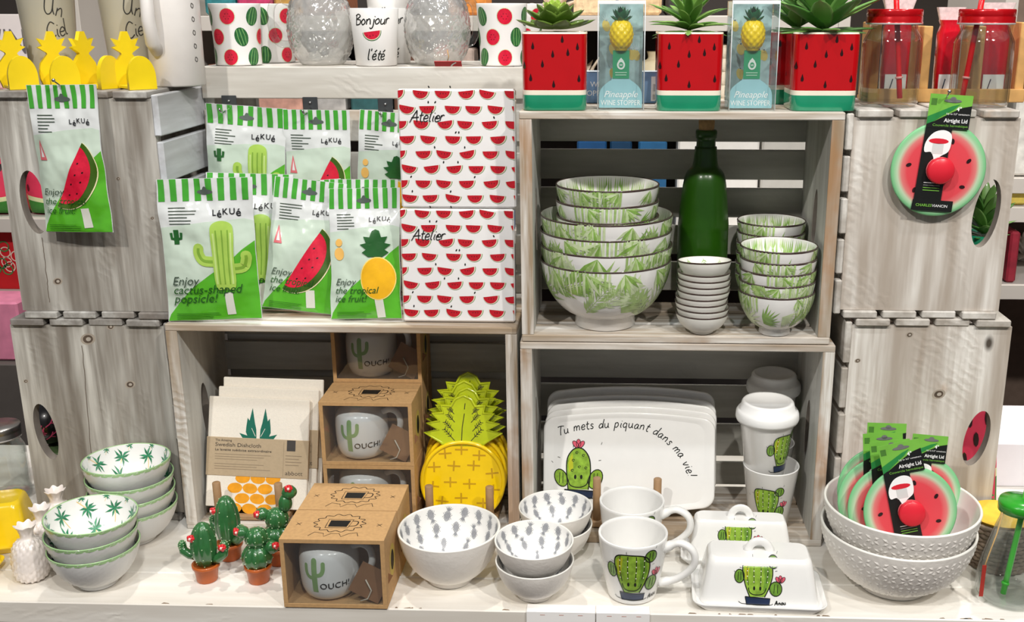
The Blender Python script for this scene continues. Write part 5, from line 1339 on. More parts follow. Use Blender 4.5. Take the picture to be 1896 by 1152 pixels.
def plant_rosette(e, z):
    G1 = M('5F7A2E', .4, 'succulent_outer_green', coat=.2, var=.2, scale=30); G2 = M('9DBB4B', .4, 'succulent_inner_green', coat=.2, var=.2, scale=30)
    mb = MB()
    for (n, el, L, wd, m_, z0, of) in ((9, .10, .054, .0135, G1, .004, .1), (8, .35, .044, .0135, G1, .008, .5), (7, .62, .034, .012, G1, .012, .0), (7, .85, .026, .010, G2, .016, .3), (6, 1.15, .021, .008, G2, .02, .1), (5, 1.4, .016, .005, G2, .022, 0)):
        for k in range(n): blade(mb, (0, 0, z + z0), 2*PI*k/n + of, el, L, wd, -.25, m_, 7, .22, .75)
    return mb.build('plant', e)
def plant_spiky(e, z):
    G = [M('5F8E3C', .4, 'spiky_leaf_green', coat=.25, var=.25, scale=25), M('86AD58', .4, 'spiky_leaf_light', coat=.25, var=.2, scale=25)]; mb = MB(); r_ = random.Random(12)
    for ring, (n, el, L) in enumerate(((12, .15, .050), (12, .4, .055), (10, .7, .058), (9, 1.0, .056), (6, 1.35, .052))):
        for k in range(n): blade(mb, (0, 0, z - .002 + .004*ring), 2*PI*(k + .5*(ring % 2))/n + r_.uniform(-.12, .12), el + r_.uniform(-.06, .06), L*r_.uniform(.9, 1.08), .0062, .55, G[k % 2], 8, .25, .8)
    return mb.build('plant', e)
def plant_agave(e, z, sc=1.0):
    G = [M('4F8138', .4, 'agave_leaf_green', coat=.3, var=.25, scale=20), M('79A858', .4, 'agave_leaf_light', coat=.3, var=.25, scale=20)]; mb = MB(); r_ = random.Random(5)
    for ring, (n, el, L, wd) in enumerate(((9, .15, .066, .011), (9, .6, .085, .014), (8, .95, .098, .015), (6, 1.2, .105, .015), (4, 1.42, .11, .014))):
        for k in range(n): blade(mb, (0, 0, z - .002 + .005*ring), 2*PI*(k + .5*(ring % 2))/n + r_.uniform(-.1, .1), el + r_.uniform(-.06, .06), L*sc*r_.uniform(.92, 1.08), wd*sc, .35 if ring else .2, G[(k + ring) % 2], 9, .2, .75)
    return mb.build('plant', e)
ZT = ZC2 + .0004; Yp_ = 1.396
pots = []
for (px_, Yq, lb, pl) in ((1028, 1.396, 'red watermelon pot with a low rosette succulent, leftmost of the pots', plant_rosette), (1272, 1.396, 'red watermelon pot with thin spiky leaves between the two wine stopper boxes', plant_spiky), (1521, 1.400, 'red watermelon pot with tall broad green leaves at the right', plant_agave), (1460, 1.500, 'red watermelon pot half hidden behind the tall leafy one', plant_agave)):
    if not pots: q = melon_pot(); 
    else:
        q = dup(pots[0], None)
        for c in kids(q):
            if c.name.startswith('plant'): bpy.data.objects.remove(c)
    pl(q, .0965, *((.7,) if lb.startswith('red watermelon pot half') else ()))
    q.location = (X(px_, 190, Yq), Yq, ZT); tag(q, lb, 'potted plant', 'watermelon pots on the upper crate'); pots.append(q)
pots[2].location.x -= .004; pots[3].location.x = X(1466, 190, 1.5); pots[0].rotation_euler.z = .03
# ---------------------------------------------------------------- wine stopper boxes
TEAL = M('9CCBD3', .4, 'bottle_card_blue', var=.04); NECK = M('2E9466', .4, 'neck_card_green', var=.04); BACKC = M('A9C6C8', .5, 'patterned_back_card', var=.3, scale=60); WHT = M('FBFBFA', .4, 'white_print', var=0); PYEL = M('F7D40E', .3, 'pineapple_plastic', coat=.4, var=.04); PCRN = M('17683F', .4, 'crown_plastic', coat=.3, var=.1)
def stopper_box():
    e = empty('wine_stopper_box', (0, 0, 0)); w_, h_, d_ = .0585, .1345, .046; W = w_/2; mb = MB(); FM = thin('box_film', 'FAFCFC', .35, 20, .04, .015, power=2.5, gain=.6, rough=.05)
    t = .0004
    mb.box(-W, W, 0, t, 0, h_, FM); mb.box(-W, -W + t, 0, d_, 0, h_, FM); mb.box(W - t, W, 0, d_, 0, h_, FM); mb.box(-W, W, 0, d_, h_ - t, h_, FM)
    for x in (-W, W): mb.tube([(x, 0, 0), (x, 0, h_)], .0006, M('DDE6E8', .15, 'film_fold', coat=.5, var=0), 6)
    mb.box(-W, W, -.0003, .006, h_ - .004, h_ + .0004, M('F4F6F6', .3, 'white_top_glare', var=0))  # white strip stands in for the bright reflection on the box top
    mb.build('clear_box', e)
    mb = MB(); mb.box(-W + .001, W - .001, d_ - .002, d_ - .001, .001, h_ - .001, BACKC)
    D = Decal(mb, planefn((0, d_ - .002, 0)), .05); r_ = random.Random(3)
    for i in range(9):
        x, y = r_.uniform(-.02, .02), r_.uniform(.02, .12); D.poly(ell(x, y, .005, .0075, .3, 12), M('D9C46A', .5, 'faded_pineapple_print', var=.1), 0); 
        for k in range(5): a = PI/2 + (k-2)*.4; D.line([(x, y + .006), (x + math.cos(a)*.009, y + .006 + math.sin(a)*.009)], .0012, M('C9DBDD', .5, 'pale_leaf_print', var=0), 1, True)
    mb.build('back_card', e)
    mb = MB(); y0 = .014
    bot = smoothpts([(-.0275, .002), (-.0275, .018), (-.0245, .027), (-.0170, .034), (-.0115, .038), (-.0105, .044)], 4); outl = bot + [(-p[0], p[1]) for p in bot[::-1]]
    mb.prism(outl, lambda u, v, w2: Vector((u, w2, v)), y0, y0 + .0008, TEAL); mb.box(-.0105, .0105, y0 - .0006, y0 + .001, .039, .074, NECK)
    D = Decal(mb, planefn((0, y0, 0)), .05)
    D.text('WINE STOPPER', 0, .0055, .0068, WHT, 1, align='c', width=.051, off=.0); D.text('Pineapple', 0, .0155, .0085, WHT, 1, align='c', width=.044, shear=.35)
    D2 = Decal(mb, planefn((0, y0 - .0007, 0)), .05); D2.poly(ell(0, .056, .0052, .0058, 0, 16), M('DDE5DD', .4, 'crest_print', var=.05), 1); D2.poly([(-.004, .0605), (0, .065), (.004, .0605)], M('DDE5DD', .4, 'crest_print', var=.05), 1)
    D2.poly(ell(0, .056, .003, .0036, 0, 12), NECK, 2); D2.text('W', 0, .0545, .003, WHT, 3, align='c')
    D2.line([(-.0075, .0465), (.0075, .0465)], .0011, M('A9D0B6', .4, 'small_print', var=0), 1); D2.line([(-.0070, .0435), (.0070, .0435)], .0011, M('A9D0B6', .4, 'small_print', var=0), 1)
    mb.build('bottle_card', e)
    mb = MB(); c = (0, .016, .0935)
    def md(a, r, z):
        b = abs(math.cos(a*5 + z*340)) * abs(math.cos(a*5 - z*340)); return (r * (1 + .09*b), z)
    mb.lathe([(.0145*math.sin(PI*i/36)**.8, -.0195*math.cos(PI*i/36)) for i in range(37)], PYEL, 100, c, md); mb.lathe([(.0, 0), (.0075, 0), (.0085, .004)], PYEL, 24, (0, .016, .0735))
    mb.build('pineapple', e)
    mb = MB()
    for n, el, L in ((6, .35, .017), (6, .8, .020), (4, 1.2, .020)):
        for k in range(n): blade(mb, (0, .016, .1085), 2*PI*k/n + el, el, L, .0042, -.35, PCRN, 6, .35, .8)
    mb.build('crown', e); return e
sb = stopper_box(); sb.location = (X(1149, 204, 1.362), 1.362, ZT); sb.rotation_euler.z = 0; tag(sb, 'clear boxed pineapple wine stopper between the rosette pot and spiky pot', 'wine stopper', 'boxed pineapple wine stoppers')
dup(sb, (X(1392, 204, 1.362), 1.362, ZT), .04, 'clear boxed pineapple wine stopper right of the spiky pot')
# blue cartons behind
BLU = M('7FA3CC', .5, 'blue_carton', var=.08)
for i, (px_, lb) in enumerate(((1098, 'blue carton behind the left wine stopper box'), (1205, 'blue carton with barcode behind the spiky pot'))):
    mb = MB(); W = .030; mb.box(-W, W, 0, .03, 0, .042, BLU, .0008); mb.box(-W, W, -.0004, .03, .042, .0424, M('DCE9F2', .5, 'carton_light_edge', var=0))
    D = Decal(mb, planefn((0, 0, 0)), .05)
    if i: 
        D.poly(rect(.000, .003, .024, .036), WHT, 0)
        for k in range(9): D.line([(.003 + k*.002, .016), (.003 + k*.002, .026)], .0009 if k % 2 else .0005, BLACK, 1); D.line([(.003 + k*.002, .005), (.003 + k*.002, .012)], .0006, BLACK, 1)
    else: D.text('WINE', -.004, .022, .0075, WHT, 1, align='l'); D.text('STOPPER', -.02, .010, .0075, WHT, 1)
    o = mb.build('carton', None, (X(px_, 190, 1.47), 1.47, ZT)); tag(o, lb, 'carton')
# green bottle
GB = M('2B5F0C', .30, 'frosted_green_glass', trans=.45, coat=.2, var=.05)
e = empty('wine_bottle', (X(1297, 560, 1.463), 1.463, ZS), 0, 'tall frosted green wine bottle with cork behind the bowls', 'bottle')
zt = Z(1297, 240, 1.463) - ZS; s1 = Z(1297, 345, 1.463) - ZS; s2 = Z(1297, 405, 1.463) - ZS; rb = .0355
pr = smoothpts([(.030, .001), (rb, .006), (rb, .05), (rb, s2 - .02), (rb*.985, s2), (rb*.80, s1 + .012), (rb*.50, s1 + .030), (.0150, s1 + .055), (.0135, zt - .03), (.0130, zt - .012)], 5)
mb = MB(); mb.lathe([(0, .004), (.022, .002)] + pr + [(.0148, zt - .011), (.0148, zt - .002), (.0135, zt), (.009, zt), (.009, zt - .02)], GB, 72); mb.build('glass', e)
zk = Z(1297, 219, 1.463) - ZS
mb = MB(); mb.lathe([(0, zt - .018), (.0089, zt - .018), (.0105, zt + .0005), (.0112, min(zk, ZC2 - ZS - .0115) ), (0, min(zk, ZC2 - ZS - .0115))], M('C6A272', .8, 'cork', var=.15, scale=200), 24); mb.build('cork', e)
# ---------------------------------------------------------------- mason jars with red lids
GL = thin('jar_glass', 'F6F8F7', .25, 22, .07, .004, power=2.0, gain=.95); RL = M('C20E18', .2, 'red_metal_lid', coat=.6, metal=.3, var=.03); RS = M('E0141C', .25, 'red_plastic_straw', coat=.3, var=.02)
def mason(lid=RL, straw=RS, r=.0375, h=.106, straw_lean=-.10):
    e = empty('mason_jar', (0, 0, 0)); mb = MB()
    o = smoothpts([(.030, 0), (r*.97, .003), (r, .012), (r, .03), (r, h - .032), (r*.97, h - .022), (r*.84, h - .012), (r*.80, h - .006), (r*.80, h)], 4)
    mb.lathe([(0, .003), (.026, .002)] + o + [(p[0] - .0022, max(.006, p[1])) for p in o[::-1]] + [(0, .006)], GL, 64); mb.build('glass_body', e)
    mb = MB(); rl = r*.93; z = h - .002
    mb.lathe([(rl*.9, z - .0005), (rl*1.02, z - .001), (rl*1.02, z + .001)], M('E9E6E6', .2, 'lid_white_liner', coat=.5, var=0), 64); mb.lathe([(rl*1.02, z + .001), (rl, z + .003), (rl*1.0, z + .008), (rl*.985, z + .009), (rl*1.0, z + .010), (rl, z + .0165), (rl*.97, z + .018), (.006, z + .0175), (.0, z + .0175)], lid, 64)
    for q in range(1): pass
    mb.build('lid', e)
    mb = MB(); a = Vector((-.003 if straw_lean < 0 else .004, 0, .012 + z + .03)); top = Vector((-.0035 + straw_lean*-.02, 0, z + .045)); bot = Vector((straw_lean*-.14, -.004, .010))
    mb.tube([bot, bot + (top-bot)*.2, bot + (top-bot)*.6, top], .0036, straw, 12); mb.tube([bot + (top-bot)*.18, bot + (top-bot)*.20], .0050, M('F0A9A4', .3, 'straw_ring', var=0), 12); mb.build('straw', e)
    mb = MB(); 
    return e
mj = mason(); bmj = .003
mj.location = (X(1644, 195, 1.41), 1.412, ZR2 + .0004); tag(mj, 'glass mason jar with red lid and straw, nearer the leafy pot', 'jar', 'mason jars with red lids')
m2 = mason(straw_lean=.16); m2.location = (X(1811, 195, 1.41), 1.412, ZR2 + .0004); tag(m2, 'glass mason jar with red lid and straw at the right crate corner', 'jar', 'mason jars with red lids')
# wooden caddy holding red wrapped ice pop packs, behind the jars
WD = M('D9A766', .55, 'light_caddy_wood', var=.12, scale=50)
Yk = 1.50; xk = X(1740, 150, Yk)
e = empty('wooden_caddy', (xk, Yk, ZR2 + .0004), 0, 'light wooden caddy behind the two red-lidded jars', 'caddy')
MB().box(-.105, .105, -.03, .03, 0, .006, WD, .001).build('base', e); MB().box(-.105, .105, -.034, -.030, 0, .018, WD, .001).build('front_rail', e)
for x in (-.098, -.03, .04, .098): MB().box(x - .006, x + .006, -.030, .03, .0062, .105 if abs(x) > .05 else .10, WD, .001).build('divider', e)
MB().box(.117, .131, -.012, .012, 0, .175, M('8A6A45', .6, 'brown_post_wood', var=.15, scale=30), .001).build('side_post', e); MB().box(.105, .117, -.008, .008, 0, .006, WD).build('foot_bar', e)
RB = M('D5162A', .15, 'red_clear_wrap', coat=.9, var=.2, scale=40, bump=.5, bscale=60)
for i, (dx, w_, hgt, lb) in enumerate(((-.066, .036, .13, 'red wrapped bottle brush pack behind the left jar'), (.004, .030, .118, 'red wrapped pack standing between the two jars'), (.066, .036, .124, 'red wrapped pack behind the right jar'))):
    mb = MB(); rg = []
    for z, k in ((0, .8), (.01, .98), (.03, 1), (hgt*.7, 1), (hgt*.8, .8), (hgt*.86, .95)): rg.append([(x, y, z) for x, y in rrect(w_/2*k, .011*k, .006)])
    loft(mb, rg[:], RB)
    rg = []
    for z, k in ((hgt*.86, .95), (hgt*.93, 1.1), (hgt, 1.25)): rg.append([(x, y*.4, z) for x, y in rrect(w_/2*k, .011*k, .003)])
    loft(mb, rg, M('EFD9D8', .15, 'clear_wrap_top', coat=.9, var=.15, scale=200))
    D = Decal(mb, planefn((0, -.0115, 0)), .05); D.poly(rect(-w_*.4, .004, w_*.4, .030), WHT, 1); D.line([(-w_*.2, .01), (-w_*.1, .024)], .0015, NAVY, 2)
    o = mb.build('wrapped_pack', None, (xk + dx, Yk - .008, ZR2 + .0068)); tag(o, lb, 'package', 'red wrapped packs in the caddy')
# ---------------------------------------------------------------- watermelon lids
def ringmat():
    m = bpy.data.materials.new('watermelon_silicone'); m.use_nodes = True; nt = m.node_tree; b = nt.nodes['Principled BSDF']; b.inputs['Roughness'].default_value = .35
    tc = nt.nodes.new('ShaderNodeTexCoord'); sx = nt.nodes.new('ShaderNodeSeparateXYZ'); cb = nt.nodes.new('ShaderNodeCombineXYZ'); ln = nt.nodes.new('ShaderNodeVectorMath'); ln.operation = 'LENGTH'
    nt.links.new(tc.outputs['Object'], sx.inputs[0]); nt.links.new(sx.outputs['X'], cb.inputs['X']); nt.links.new(sx.outputs['Z'], cb.inputs['Z']); nt.links.new(cb.outputs[0], ln.inputs[0])
    dv = nt.nodes.new('ShaderNodeMath'); dv.operation = 'DIVIDE'; dv.inputs[1].default_value = .06; nt.links.new(ln.outputs['Value'], dv.inputs[0])
    r = nt.nodes.new('ShaderNodeValToRGB'); E = r.color_ramp.elements
    E[0].position = 0; E[0].color = srgb('E2404C'); E[1].position = 1; E[1].color = srgb('78C488')
    for p, c in ((.66, 'E34C55'), (.78, 'E07F7C'), (.86, 'BFD6B4'), (.94, '8CCB95')): q = E.new(p); q.color = srgb(c)
    nt.links.new(dv.outputs[0], r.inputs['Fac']); nt.links.new(r.outputs['Color'], b.inputs['Base Color']); return m
MEL = ringmat()
LG = M('78B848', .35, 'card_green', var=.1, scale=30); LK = M('191B1A', .4, 'card_black', var=0); LR = M('DE2A3A', .3, 'red_silicone_knob', var=.03)
def lid_():
    e = empty('silicone_lid', (0, 0, 0)); mb = MB(); Tm = Matrix.Rotation(R(90), 4, 'X')
    mb.lathe([(0, 0), (.056, 0), (.0595, -.001), (.060, -.0028), (.0585, -.004), (.055, -.0042), (0, -.004)][::-1], MEL, 96, T=Tm @ Matrix.Scale(-1, 4, (0, 0, 1)))
    D = Decal(mb, planefn((0, -.0042, 0)), .05)
    for i in range(7):
        a = 2*PI*i/7 + .35; D.poly(ell(.0385*math.cos(a), .0385*math.sin(a), .0023, .0036, a - PI/2 + .5, 12), SEED, 2)
    mb.build('disc', e)
    mb = MB(); mb.lathe([(0, -.018), (.0150, -.018), (.0168, -.016), (.0172, -.0125), (.0165, -.010), (.006, -.008), (.006, -.004)], LR, 40, (0, 0, 0), T=Matrix.Rotation(R(-90), 4, 'X')); mb.build('knob', e)
    # move knob to the front: mirrored build
    k = kids(e)[-1]
    for v_ in k.data.vertices: v_.co.y = -abs(v_.co.y)
    mb = MB(); y = -.0062
    fn = lambda u, v, w_: Vector((u, w_, v))
    mb.prism([(-.0245, .052), (.0285, .052), (.0285, .094), (-.0245, .094)], fn, y, y + .0006, LG)
    mb.prism([(-.0245, .052), (.0085, .052), (.0085, -.0525), (-.0265, -.0525)], fn, y, y + .0006, LK)
    mb.prism([(-.028, -.053), (.024, -.053), (.024, -.039), (-.027, -.039)], fn, y - .0003, y + .0006, LK)
    D = Decal(mb, planefn((0, y, 0)), .05)
    D.poly([(-.0245, .052), (.0285, .052), (.0285, .0815), (.018, .079), (.006, .073), (-.006, .066), (-.016, .060), (-.0245, .057)], LK, 1)
    D.poly([(-.0245, .0565), (-.0245, .066), (-.010, .073), (.004, .080), (.014, .083), (.006, .0755), (-.006, .068), (-.016, .0605)], M('2F8A45', .35, 'card_mid_green', var=.1), 2)
    D.poly(rect(-.0225, .0805, -.0155, .0885), M('4A7A32', .4, 'card_badge', var=.2), 1)
    D.poly(ell(.004, .0865, .011, .0022, 0, 16), M('6E706E', .6, 'punched_slot', var=.1), 3); D.poly(ell(.004, .0885, .004, .003, 0, 12), M('6E706E', .6, 'punched_slot', var=.1), 3)
    D.text('4"', .010, .0745, .0052, WHT, 3, off=.02); D.text('Up to 3.5" containers', .027, .0695, .0023, WHT, 3, align='r', width=.029)
    D.text('Airtight Lid', .0255, .0600, .0050, WHT, 3, align='r', width=.0290, off=.015); D.text('Couvercle hermétique', .027, .0545, .0032, LG, 3, align='r', width=.044)
    D.poly(smoothpts([(-.022, .022), (-.022, .034), (-.014, .046), (-.002, .050), (.008, .046), (.010, .036), (.008, .024), (0, .018), (-.008, .012), (-.010, .016), (-.014, .022)], 4, True), WHT, 3)
    D.poly(ell(-.006, .036, .0125, .0035, 0, 16), LR, 4); D.poly(rect(-.013, .020, .001, .033), M('DADCDA', .4, 'cup_print', var=0), 4)
    D.poly(ell(.0, .0, .0165, .0165, 0, 24), M('F07A80', .3, 'pink_halo', var=0), 2)
    for i in range(4): D.line([(-.017, -.017 - i*.0032), (.004, -.017 - i*.0032)], .0010, [WHT, WHT, LG, LG][i] if i != 1 else M('8E908E', .5, 'grey_print', var=0), 3)
    D2 = Decal(mb, planefn((0, y - .0003, 0)), .05)
    D2.text('CHARLES', -.023, -.0475, .0036, LG, 3, width=.0205, off=.01); D2.text('VIANCIN', -.0022, -.0475, .0036, WHT, 3, width=.0195)
    mb.build('card', e); return e
L1 = lid_(); pc = at(1735, 322, YR - .010); L1.location = pc; L1.rotation_euler = (-.0, -.08, 0)
L1.location.z += .006; L1.rotation_euler = (0, .06, 0); tag(L1, 'watermelon silicone lid on its card, pinned to the upper right crate', 'silicone lid', 'watermelon silicone lids')
pin(1747, 150, 200, YR - .0005, 'steel pin holding the watermelon lid card')
# lids standing in the bowl
base = Vector((xw, YW, 0.0325))
for i, (px_, py_, Yq, tz, rz, sc, lb) in enumerate(((1684, 945, 1.214, -.24, 0, .96, 'watermelon lid in front in the big bowl, its card in full view'), (1652, 940, 1.2345, -.12, .0, .95, 'watermelon lid second in the bowl, card behind the front one'), (1632, 925, 1.255, -.06, .0, .95, 'watermelon lid third in the bowl, leaning left'), (1630, 905, 1.2755, .02, .0, .95, 'watermelon lid at the back left of the bowl, tallest card'), (1704, 916, 1.291, .08, .0, .88, 'watermelon lid at the back right of the bowl, green card corner showing'))):
    c = dup(L1, at(px_, py_, Yq), None, lb); c.rotation_euler = (-R(9), tz, rz); c.scale = (sc,)*3
# ---------------------------------------------------------------- mugs and cups on the back crate
MW = M('F3F1EE', .3, 'mug_white', coat=.4, var=.01); WG = M('2E6A3A', .3, 'melon_skin_print', coat=.4, var=.3, scale=120); WL = M('7FB36A', .3, 'melon_skin_light', coat=.4, var=.1)
def melon_mug():
    mb = MB(); h = .0875; pr = smoothpts([(.031, 0), (.0335, .0015), (.0335, .010), (.0338, .03), (.0355, .06), (.0375, h)], 4)
    mb.lathe([(0, .001)] + pr + [(.0372, h + .001), (.0355, h + .0008), (.0345, h - .002)] + [(p[0] - .003, max(.004, p[1])) for p in pr[::-1]] + [(0, .004)], MW, 80)
    D = Decal(mb, lathefn(pr, .0345), .004)
    def whole(x, y, s, a):
        D.poly(xf(ell(0, 0, .0075, .0105, 0, 20), x, y, s, a), WG, 1)
        for k in (-.003, 0, .003): D.line(xf([(k, -.009), (k*1.3, 0), (k, .009)], x, y, s, a), .0010, WL, 2)
    def slice_(x, y, s, a):
        D.poly(xf(ell(0, 0, .0088, .0095, 0, 20), x, y, s, a), MRD if 0 else M('D9E8C4', .3, 'melon_ring_print', coat=.4, var=0), 1); D.poly(xf(ell(0, 0, .0080, .0087, 0, 20), x, y, s, a), MR, 2)
        for k in range(6): b = k*PI/3; D.poly(ell(x + math.cos(b)*.004, y + math.sin(b)*.004, .0005, .0009, b, 6), SEED, 3)
    per = 2*PI*.0345; n = 6; r_ = random.Random(4)
    for row in range(3):
        for k in range(n):
            x = per*(k + .5*(row % 2))/n; y = .014 + row*.029
            (whole if (k + row) % 2 else slice_)(x, y, 1.3, r_.uniform(-.3, .3))
    return mb.build('watermelon_mug')
mm = melon_mug(); ZM = ZBK + .0004; tag(mm, 'white mug with watermelon print left of the glass jugs', 'mug', 'watermelon print mugs')
mm.location = (X(443, 118, 1.60), 1.60, ZM)
for (px_, Yq, rz, lb) in ((507, 1.685, 1, 'white mug with watermelon print half hidden behind the glass handle'), (931, 1.598, 2.3, 'white mug with watermelon print next to the rosette pot'), (962, 1.685, 3, 'white mug with watermelon print behind the one by the rosette pot')):
    o = mm.copy(); COL.objects.link(o); o.location = (X(px_, 118, Yq), Yq, ZM); o.rotation_euler.z = rz; o['label'] = lb
GP2 = thin('pressed_glass', 'FBFBF8', 1.0, 62, .16, .22, True, 1.3, .7, .10)
def pressed(handle=-1):
    e = empty('glass_jug', (0, 0, 0)); mb = MB(); h = .125
    o = smoothpts([(.026, 0), (.034, .004), (.043, .022), (.0475, .045), (.047, .065), (.043, .086), (.036, .098), (.034, .108), (.037, h)], 5)
    def md(a, r, z):
        if .01 < z < .1: b = abs(math.sin(a*9 + z*190))*abs(math.sin(a*9 - z*190)); return (r + .0022*b, z)
        return (r, z)
    mb.lathe([(0, .003)] + o, GP2, 120, mod=md); mb.lathe([(p[0] - .0035, max(.006, p[1])) for p in o[::-1]] + [(0, .006)], GP2, 64); mb.lathe([(.037, h), (.0352, h + .001), (.0335, h)], GP2, 64); mb.build('glass_body', e)
    if handle:
        mb = MB(); s_ = handle; mb.tube([(s_*x, 0, z) for x, z in smoothpts([(.042, .088), (.060, .094), (.072, .082), (.073, .050), (.064, .032), (.047, .030)], 6)], .0055, GL, 12); mb.build('handle', e)
    return e
pj = pressed(-1); pj.location = (X(597, 118, 1.605), 1.607, ZM); tag(pj, 'pressed glass pineapple mug with handle, left of the summer cup', 'glass mug', 'pressed glass mugs')
pj2 = pressed(1); pj2.location = (X(812, 118, 1.605), 1.607, ZM); pj2.rotation_euler.z = .8; tag(pj2, 'pressed glass pineapple mug with the red price tag', 'glass mug', 'pressed glass mugs')
mb = MB(); mb.box(-.0195, .0195, -.0003, .0003, -.006, .006, M('D8262C', .5, 'red_tag_card', var=.04)); D = Decal(mb, planefn((0, -.0004, 0)), .05); D.line(smoothpts([(.004, -.005), (.007, 0), (.012, .004)], 4), .0022, WHT, 1)
mb.tube([(0, .001, .006), (.002, .004, .012), (.0, .012, .016)], .0007, M('C49A5E', .9, 'twine_loop', var=.1), 6)
o = mb.build('price_tag', None, (X(830, 119, 1.550), 1.5485, ZM + .0065 - .002)); o.rotation_euler = (.9, 0, .03); tag(o, 'small red price tag lying before the right glass mug', 'price tag')
def cup_bonj():
    mb = MB(); h = .081; pr = [(.0285, 0), (.0300, .0012), (.0355, h)]
    mb.lathe([(0, .001)] + pr + [(.0350, h + .0008), (.0335, h), (.0275, .004), (0, .004)], MW, 80)
    D = Decal(mb, lathefn(pr[1:], .034), .004)
    D.hand('Bonjour', straight(-.0245, .0575, .03), .0150, .0016, INK, 1, slant=.2, gap=.03)
    D.hand("l'été", straight(-.0085, .008, .0), .0155, .0017, INK, 1, slant=.25, gap=.04)
    half = [(.0135*math.cos(t), -.0125*math.sin(t)) for t in [PI*i/14 for i in range(15)]]
    D.poly(xf(half, .001, .048, 1.05, .12), WG, 1); D.poly(xf(half, .001, .0482, .98, .12), M('E6E6C6', .3, 'melon_ring_print', coat=.4, var=0), 2); D.poly(xf(half, .001, .0484, .90, .12), MR, 3)
    for j in range(4): D.poly(ell(-.006 + j*.0045, .043 - .001*(j % 2), .0006, .001, 0, 6), SEED, 4)
    return mb.build('summer_cup')
cb = cup_bonj(); tag(cb, 'white tapered cup with black summer greeting and melon slice, in front', 'cup', 'summer greeting cups')
cb.location = (X(697, 118, 1.588), 1.590, ZM); cb.rotation_euler.z = .03
for (dy, dz, rz, lb) in ((.076, 0, .02, 'white summer greeting cup hidden behind the front one'), (.076, .058, .02, 'white summer greeting cup nested on the rear one, cut off above')):
    o = cb.copy(); COL.objects.link(o); o.location = (cb.location.x + .006, cb.location.y + dy, ZM + dz); o.rotation_euler.z = rz; o['label'] = lb
# ---------------------------------------------------------------- cream pots and yellow holders on the left crate
CRM = M('DAD6C6', .35, 'cream_glaze', coat=.3, var=.05, scale=12); CRM2 = M('CFC9C0', .35, 'greyed_cream_glaze', coat=.3, var=.05, scale=12)
ZQ = ZL2 + .0004
def creampot(r0, r1, h, m, handle=False):
    mb = MB(); pr = [(r0*.94, 0), (r0, .002), (r1, h)]
    mb.lathe([(0, .001)] + pr + [(r1 + .002, h + .002), (r1, h + .004), (r1 - .003, h), (r0 - .003, .005), (0, .005)], m, 80)
    D = Decal(mb, lathefn(pr[1:], r1), .005)
    D.hand('Un', straight(-.012, h*.62, -.15), .022, .0016, M('3C3A36', .4, 'brushed_ink', var=.1), 1, gap=.0); D.hand('Ciel', straight(-.010, h*.40, .2), .022, .0016, M('3C3A36', .4, 'brushed_ink', var=.1), 1, gap=.0)
    return mb
for i, (px_, Yq, r0, r1, h, m_, rz, lb) in enumerate(((104, 1.51, .030, .040, .155, CRM, .65, 'tall cream tapered pot behind the leftmost yellow holders'), (250, 1.545, .030, .040, .155, CRM, .55, 'tall cream tapered pot behind the right-hand yellow holder'))):
    mb = creampot(r0, r1, h, m_); o = mb.build('tapered_pot', None, (X(px_, 150, Yq), Yq, ZQ)); o.rotation_euler.z = rz; tag(o, lb, 'pot', 'cream tapered pots on the left crate')
e = empty('pitcher', (X(322, 160, 1.50), 1.500, ZQ), 0, 'pale ceramic pitcher with upright handle beside the slatted crate', 'pitcher')
mb = MB(); mb.lathe([(0, .001), (.034, 0), (.036, .002), (.0385, .16), (.0365, .163), (.0345, .16), (.033, .006), (0, .006)], M('E6E1DC', .35, 'pale_pitcher_glaze', coat=.3, var=.03), 80)
D = Decal(mb, lathefn([(.036, .002), (.0385, .16)], .0375), .005)
for k in range(5): D.hand('o', straight(.043, .03 + k*.018, .6), .012, .0012, M('55524E', .4, 'brushed_ink_grey', var=.1), 1)
mb.build('body', e)
mb = MB(); mb.tube(smoothpts([(0, 0), (1, 1)], 2) and [(-.012, -.035, .15), (-.012, -.051, .13), (-.012, -.053, .09), (-.012, -.047, .06), (-.012, -.0335, .048)], [.008, .0085, .009, .0095, .009], M('E6E1DC', .35, 'pale_pitcher_glaze', coat=.3, var=.03), 14); mb.build('handle', e)
e.location.x += .008
YH = M('F0D21B', .35, 'yellow_holder', coat=.25, var=.04)
def holder():
    e = empty('napkin_holder', (0, 0, 0)); fn = lambda u, v, w_: Vector((u, w_, v)); W = .0195
    half = [(W*.80, 0), (W*.98, .012), (W, .022), (W*.86, .036), (W*.45, .048), (W*.5, .051), (W*1.05, .056), (W*.72, .061), (W*.98, .070), (W*.5, .068), (W*.34, .078), (W*.15, .080)]
    half = [(W*.80, 0), (W*.98, .012), (W, .020), (W*.86, .033), (W*.36, .045), (W*.42, .047), (W*.95, .054), (W*.62, .056), (W*.9, .066), (W*.40, .063), (W*.18, .075)]
    mb = MB(); mb.prism(half + [(-x, y) for x, y in half[::-1]], fn, .0, .007, YH, True); mb.build('pineapple_plate', e)
    rnd_ = [(W*.95, 0)] + [(W*.95*math.cos(a), .016 + .028*math.sin(a)) for a in [PI*i/20 for i in range(21)]] + [(-W*.95, 0)]
    mb = MB(); mb.prism(rnd_, fn, -.047, -.040, YH, True); mb.build('round_plate', e)
    mb = MB(); mb.box(-W*.8, W*.8, -.0395, -.0005, 0, .005, YH, .001); mb.build('base', e); return e
h0 = holder(); tag(h0, 'yellow pineapple napkin holder at the far left corner', 'napkin holder', 'yellow pineapple napkin holders')
Yh = 1.452
h0.location = (X(30, 160, Yh), Yh, ZQ); h0.rotation_euler.z = R(42)
